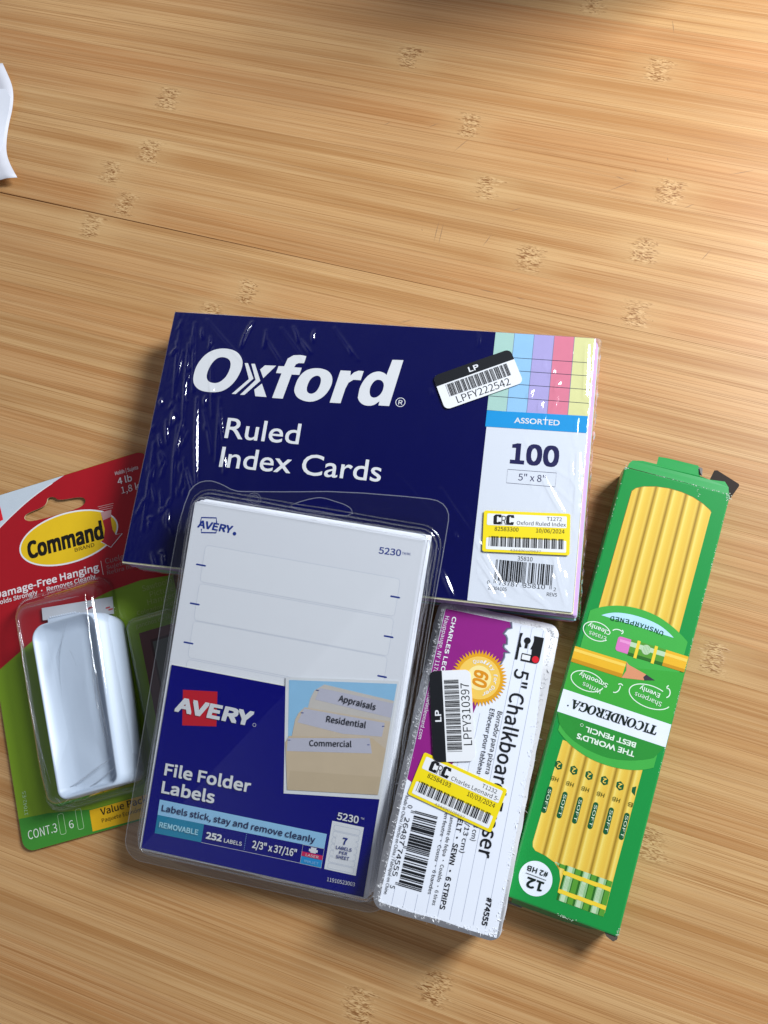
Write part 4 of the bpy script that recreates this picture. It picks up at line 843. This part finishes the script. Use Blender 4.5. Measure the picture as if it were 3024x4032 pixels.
for k in range(3): m.line([(17.2+k*.5, 64.2-k*1.05), (25.6-k*.4, 63.6-k*1.05)], .3, z+.12, AR2)
# printed wooden frame corner
BR = mat('frame_brown', '#6a4040', .4); BR2 = mat('frame_brown_dark', '#4b2c2c', .4)
m.poly([(25.2, -3.4), (47.3, -3.4), (47.3, -60), (25.2, -60)], z, BR); m.poly([(30.0, -8.0), (47.3, -8.0), (47.3, -60), (30.0, -60)], z+.04, BR2); m.poly([(31.0, -9.2), (47.3, -9.2), (47.3, -60), (31.0, -60)], z+.06, mat('mat_grey', '#5f625a', .5))
for x in (-30.2, -21.4): m.line(rr(x, -84.0, x+2.8, -74.8, .8, 3), .2, z+.06, mat('pale_line', '#b9d8a8', .4), True)
m.build('printed_panel', card)
m = MB(T); z = .22; CT = mat('black_print', '#17130e', .4)
m.text('Command', (-22.8, 48.4), (17.4, 47.4), 9.0, z, CT, .035); m.text('BRAND', (1.4, 45.1), (11.8, 44.9), 1.9, z, mat('brown_text', '#6b5210', .4), .01)
WT = mat('soft_white', '#e8dfe0', .4)
m.text('Holds | Sujeta', (29.4, 77.6), (41.6, 77.2), 1.9, z, WT, .005); m.text('4 lb', (29.8, 72.3), (37.4, 72.1), 3.4, z, WT, .015); m.text('1,8 kg', (30.8, 67.2), (42.8, 66.8), 3.4, z, WT)
m.text('Damage-Free Hanging', (-43.0, 33.6), (11.8, 32.4), 3.6, z, WT, .025); m.text('Holds Strongly \u2022 Removes Cleanly', (-43.5, 30.4), (9.3, 29.1), 2.2, z, WT, .015)
m.line([(13.5, 36.8), (13.4, 29.6)], .2, z, WT); DR = mat('dim_print', '#a07c7c', .5)
m.text('Cuelga sin da\u00f1ar', (15.6, 34.6), (45, 33.8), 2.6, z, DR); m.text('Sujeta firmemente', (15.5, 31.7), (45, 31.0), 1.9, z, DR); m.text('Retira limpiamente', (15.5, 29.0), (45, 28.3), 1.9, z, DR)
DGt = mat('dim_green_print', '#a8b86a', .5)
for t, x0, y, c in (('Sawtooth', 31.2, 15.9, 2.7), ('Picture', 34.4, 12.0, 2.7), ('Hanger', 32.4, 8.6, 2.7), ('Colgadores de', 26.3, 5.2, 2.0), ('cuadro con', 31.4, 2.3, 2.0), ('ganchos de sierra', 24.4, -.7, 2.0)): m.text(t, (x0, y), (46.6, y-.1), c, z, DGt)
m.text('17042-ES', (-44.2, -71.2), (-43.6, -60.4), 1.7, z, mat('pale_line'), .0)
m.text('CONT.3', (-45.8, -82.2), (-31.4, -82.2), 3.9, z, mat('pale_text2', '#dfe8d8', .4), .0); m.text('6', (-25.4, -82.4), (-23.2, -82.4), 3.4, z, mat('pale_text2'), .0)
m.text('Value Pack', (-9.4, -80.5), (13.5, -80.3), 3.0, z, CT, .012); m.text('Paquete Econ\u00f3mico', (-9.5, -83.7), (13.5, -83.5), 1.7, z, CT, .0)
m.build('lettering', card)
# white hanger body: tapering hollow tray
PL = mat('white_plastic', '#cddaea', .4, .5, .01)
def hs(x0, x1, y0, y1, r): return rr(x0, y0, x1, y1, (r*.6, r*.6, r, r), 8)
def taper(pts, k):   # narrows the right side towards the bottom
    return [(x-k*(10-y)/80*max(0, x+20)/34, y) for x, y in pts]
m = MB(T)
secs = [(taper(hs(-19.4, 20.0, -70.0, 8.0, 7), 3.0), 1.2), (taper(hs(-19.6, 20.2, -70.2, 8.2, 7), 3.0), 6.0), (taper(hs(-19.8, 18.6, -69.8, 9.6, 7), 3.2), 10.5), (taper(hs(-20.0, 13.4, -69.4, 10.8, 7), 3.4), 14.6),
        (taper(hs(-19.9, 12.2, -69.1, 11.0, 6.8), 3.6), 15.3), (taper(hs(-19.4, 11.6, -68.7, 10.5, 6.5), 3.6), 15.35), (taper(hs(-18.9, 11.1, -68.3, 10.0, 6.1), 3.6), 14.9), (taper(hs(-17.6, 10.7, -67.8, 9.0, 5.6), 3.6), 13.8), (taper(hs(-15.0, 10.3, -67.4, 7.6, 5.2), 3.6), 12.3),
        (taper(hs(-12.6, 9.8, -67.0, 6.2, 5), 3.6), 11.3), (taper(hs(-10.8, 9.1, -66.4, 5.0, 4.6), 3.6), 10.9), (taper(hs(-9.0, 8.0, -65.6, 3.6, 4.2), 3.6), 10.8)]
m.loft(secs, PL, True, True); m.sm = True; hk = m.build('hanger_body'); fixn(hk)
m = MB(T); m.plate([(-17.0, 8), (-.6, 6), (-.4, 14.2), (-16.6, 15.6)], 3.0, 3.8, PL)
for k in range(12): x = -15.8+k*1.15; y = 15.4-k*.09; m.plate([(x, y-.1), (x+.85, y-.17), (x+.42, y+.95)], 3.0, 3.8, PL)
o = m.build('sawtooth_strip'); fixn(o)
m = MB(T); m.plate([(-20.3, 16.0), (15.4, 9.0), (16.4, 17.4), (-19.8, 22.0)], 1.2, 1.6, mat('adhesive_paper', '#cfd2d8', .5)); o = m.build('adhesive_strip'); fixn(o)
m = MB(T)
for (x, y) in ((-17.5, 15.2), (-14, 14.6), (2.2, 14.6), (3.6, 14.9), (13.2, 11.2), (12.0, 12.4)): m.poly(rr(x, y, x+2.4, y+.7, .3, 2), 1.7, mat('strip_red', '#c9404c', .5))
m.build('strip_print', o)
# clear bubble over the hanger, creased at its lower end
CB = clear('bubble_plastic', (.99, .992, .995), .05, .85, .06, .03, 40, 2.8, .4)
def bs(x0, y0, x1, y1, r, n=8): return dense_fix(rr(x0, y0, x1, y1, r, n))
def dense_fix(pts):
    o_ = []; n = len(pts)
    for i, a_ in enumerate(pts):
        b_ = pts[(i+1) % n]
        L_ = math.hypot(b_[0]-a_[0], b_[1]-a_[1]); k = 10 if L_ > 4 else 1
        o_ += [(a_[0]+(b_[0]-a_[0])*t/k, a_[1]+(b_[1]-a_[1])*t/k) for t in range(k)]
    return o_
def crz(z0, amp):
    def f(x, y):
        c = max(0, min(1, (-50-y)/14)); return z0+amp*(noise.noise(Vector((x*.16, y*.22, z0*.1)))+.6*noise.noise(Vector((x*.4, y*.35, 3))))*(.12+c)-c*c*max(0, z0-4)*.16
    return f
def tp(pts, k): return [(x-k*(25-y)/95*max(0, x+34)/50, y) for x, y in pts]
sc = [((-34.6, -74.6, 16.6, 30.2, (9, 9, 9, 9)), 2.0, .3, .0), ((-33.4, -73.4, 16.0, 29.2, (8, 8, 8, 8)), .4, .4, .05), ((-32.2, -72.6, 18.6, 28.4, (7, 7, 7, 7)), .6, 2.4, .2),
      ((-30.6, -71.8, 18.2, 27.2, (7, 7, 7, 7)), 1.5, 7.0, .7), ((-28.2, -71.2, 17.0, 25.2, (7, 7, 7, 7)), 2.2, 12.0, 1.0), ((-25.6, -70.4, 14.8, 22.2, (6, 6, 6, 6)), 3.2, 16.5, .9), ((-23.6, -69.6, 13.0, 19.6, (5, 5, 5, 5)), 3.8, 18.2, .6), ((-21.4, -67.8, 11.0, 17.0, (4, 4, 4, 4)), 4.2, 18.7, .4), ((-16, -60, 6, 10, (3, 3, 3, 3)), 4, 18.8, .25), ((-8, -45, 0, -5, (2, 2, 2, 2)), 2, 18.8, .2)]
m = MB(T); m.loft([(tp(bs(*a_[:4], a_[4]), k), crz(z_, am)) for a_, k, z_, am in [(s_[0], s_[1], s_[2], s_[3]) for s_ in sc]], CB, False, True); m.sm = True
bub = m.build('bubble')
m = MB(T); m.sm = True; BC = clear('bubble_crease', (.985, .99, .995), .16, .8, .10, 0, 40, 2.0, .92); rnd = random.Random(41)
def crease(p, r_=.34, wig=.35):
    q = []
    for (a0, a1) in zip(p[:-1], p[1:]):
        for t in range(6): q.append(tuple(a0[c]+(a1[c]-a0[c])*t/6+(rnd.uniform(-wig, wig) if c < 2 else 0) for c in range(3)))
    q.append(p[-1]); q = [tuple((q[max(0, i-1)][c]+q[i][c]*2+q[min(len(q)-1, i+1)][c])/4 for c in range(3)) for i in range(len(q))]
    m.tube(q, r_, BC)
crease([(10.8, 19.5, 17.6), (9.5, 2, 18.2), (8.8, -18, 18.2), (8.2, -38, 17.4), (8.2, -56, 15.5)], .5); crease([(10.0, -2, 18.0), (7.4, -22, 18.4), (6.6, -40, 17.8), (7.6, -57, 15.2)], .4, .6)
crease([(-24.2, 17, 17.4), (-24.6, -10, 17.4), (-24.6, -40, 17.0), (-24, -62, 12.5)], .35); crease([(-22, 20.5, 17.6), (-4, 19.4, 18.0), (8, 18.4, 18.0)], .3)
crease([(-20, -66, 11.5), (-8, -63, 13.5), (2, -59, 14.5), (8.5, -57, 15)], .34); crease([(-18, -69, 9), (-6, -67, 11), (4, -63, 13), (9.5, -60, 13.5)], .34); crease([(-26, -70.5, 6), (-12, -71.6, 7), (0, -69, 10), (9, -62, 13)], .4); crease([(-23.5, -71, 5), (-16, -68, 9), (-12, -64, 12)], .3)
crease([(8.5, -57, 15), (10.5, -63, 9), (9.5, -70, 4)], .45); crease([(9.5, -60, 13), (6, -66, 9), (2, -71.5, 4)], .35); crease([(-28, -66, 4.5), (-25, -71, 4), (-19, -73.4, 3)], .4); crease([(17.5, 6, 4.6), (17.6, -20, 4.4), (16.6, -50, 4.2)], .4); crease([(-31.8, 22, 2.8), (-31.9, -30, 2.4), (-31.6, -66, 2.4)], .35)
m.build('bubble_crease', bub)
m = MB(T)
m.loft([(bs(19.0, -66, 46.0, 4.5, 5), .3), (bs(20.2, -65, 45.4, 3.6, 4.6), .5), (bs(21.0, -64.4, 44.6, 3.0, 4.2), 3.0), (bs(21.6, -63.6, 44.0, 2.4, 3.6), 5.2), (bs(23, -62, 43, 1, 3), 5.8), (bs(28, -55, 38, -6, 2), 5.8)], CB, False, True); m.sm = True
m.build('bubble', label='low clear bubble beside the hanger bubble')

# ------------------------------------------------------------------ unseen box added beyond the top edge to cast the shadow in view
ob = bpy.data.objects.new('shadow_caster_box', None); COL.objects.link(ob); ob.location = (.162, .352, 0); ob.rotation_euler = (0, 0, -.09)
ob['label'] = 'unseen brown box added past the top edge to cast the soft shadow crossing the table'; ob['category'] = 'box'
KR = mat('kraft_board', '#a9835a', .85, .3, .06, 60)
m = MB(None); m.plate(rr(-42, -46, 42, 46, 1.5, 3), .2, 150, KR); o = m.build('box_body', ob); fixn(o)
for sg in (-1, 1):
    m = MB(None); m.add([(-41, sg*45, 150.4), (41, sg*45, 150.4), (41, sg*.4, 151.0), (-41, sg*.4, 151.0), (-41, sg*45, 151.6), (41, sg*45, 151.6), (41, sg*.4, 152.2), (-41, sg*.4, 152.2)], [(0, 1, 2, 3), (4, 5, 6, 7), (0, 1, 5, 4), (1, 2, 6, 5), (2, 3, 7, 6), (3, 0, 4, 7)], KR); fixn(m.build('box_flap', ob))
m = MB(None); m.plate([(-42.4, -20), (42.4, -20), (42.4, 20), (-42.4, 20)], 152.4, 152.6, mat('packing_tape', '#c79a58', .25)); fixn(m.build('tape_strip', ob))

# ------------------------------------------------------------------ curled label liner at the left edge
def liner():
    o = bpy.data.objects.new('paper_liner', None); COL.objects.link(o); o.location = (-.245, .225, 0)
    o['label'] = 'torn white paper liner curling into view at the left edge of the table'; o['category'] = 'paper'
    edge = [(-236, 273), (-229.6, 262), (-224.6, 252.6), (-223.4, 246), (-224.2, 239), (-226.3, 230.6), (-226.8, 222), (-225.2, 212), (-220.2, 202), (-210.2, 187.6)]
    edge = [(x+249.5, y-229.5) for x, y in smooth(edge, 2, False)]
    n = len(edge); K = 10; V = []; F = []
    for i, (x, y) in enumerate(edge):
        t = i/(n-1)
        for k in range(K+1):
            f = k/K; xx = x-f*62; yy = y+f*(-2.5 if t > .9 else 3)-(f*2.6 if t > .97 else 0)+(.5*math.sin(f*23) if i == n-1 else 0)
            zz = 2.2+2.6*math.sin(t*6.3+.5)*math.exp(-f*1.2)+1.6*t+3.0*f*math.sin(f*3+t*2)
            V.append((xx, yy, max(.4, zz)))
    for i in range(n-1):
        for k in range(K): a_ = i*(K+1)+k; F.append((a_, a_+1, a_+K+2, a_+K+1))
    m = MB(None); m.add(V, F, mat('liner_paper', '#cfcfd6', .5, .4)); m.sm = True
    so = m.build('liner_sheet', o); md = so.modifiers.new('thickness', 'SOLIDIFY'); md.thickness = .00025; md.offset = -1
    V2 = []; F2 = []; idx = {}
    i0, i1 = int(n*.26), int(n*.80)
    for i in range(i0, i1+1):
        r_ = 2.6*max(0, 1-min(i-i0, i1-i)/2.6)
        for k in range(K+1):
            x, y, z_ = V[i*(K+1)+k]; V2.append((x-(1.6+r_)*(1-k/K), y, z_+.35))
    for i in range(i1-i0):
        for k in range(K): a_ = i*(K+1)+k; F2.append((a_, a_+1, a_+K+2, a_+K+1))
    m = MB(None); m.add(V2, F2, mat('liner_label', '#eceef6', .4)); m.sm = True; m.build('blank_label', o)
liner()
bpy.context.view_layer.update()
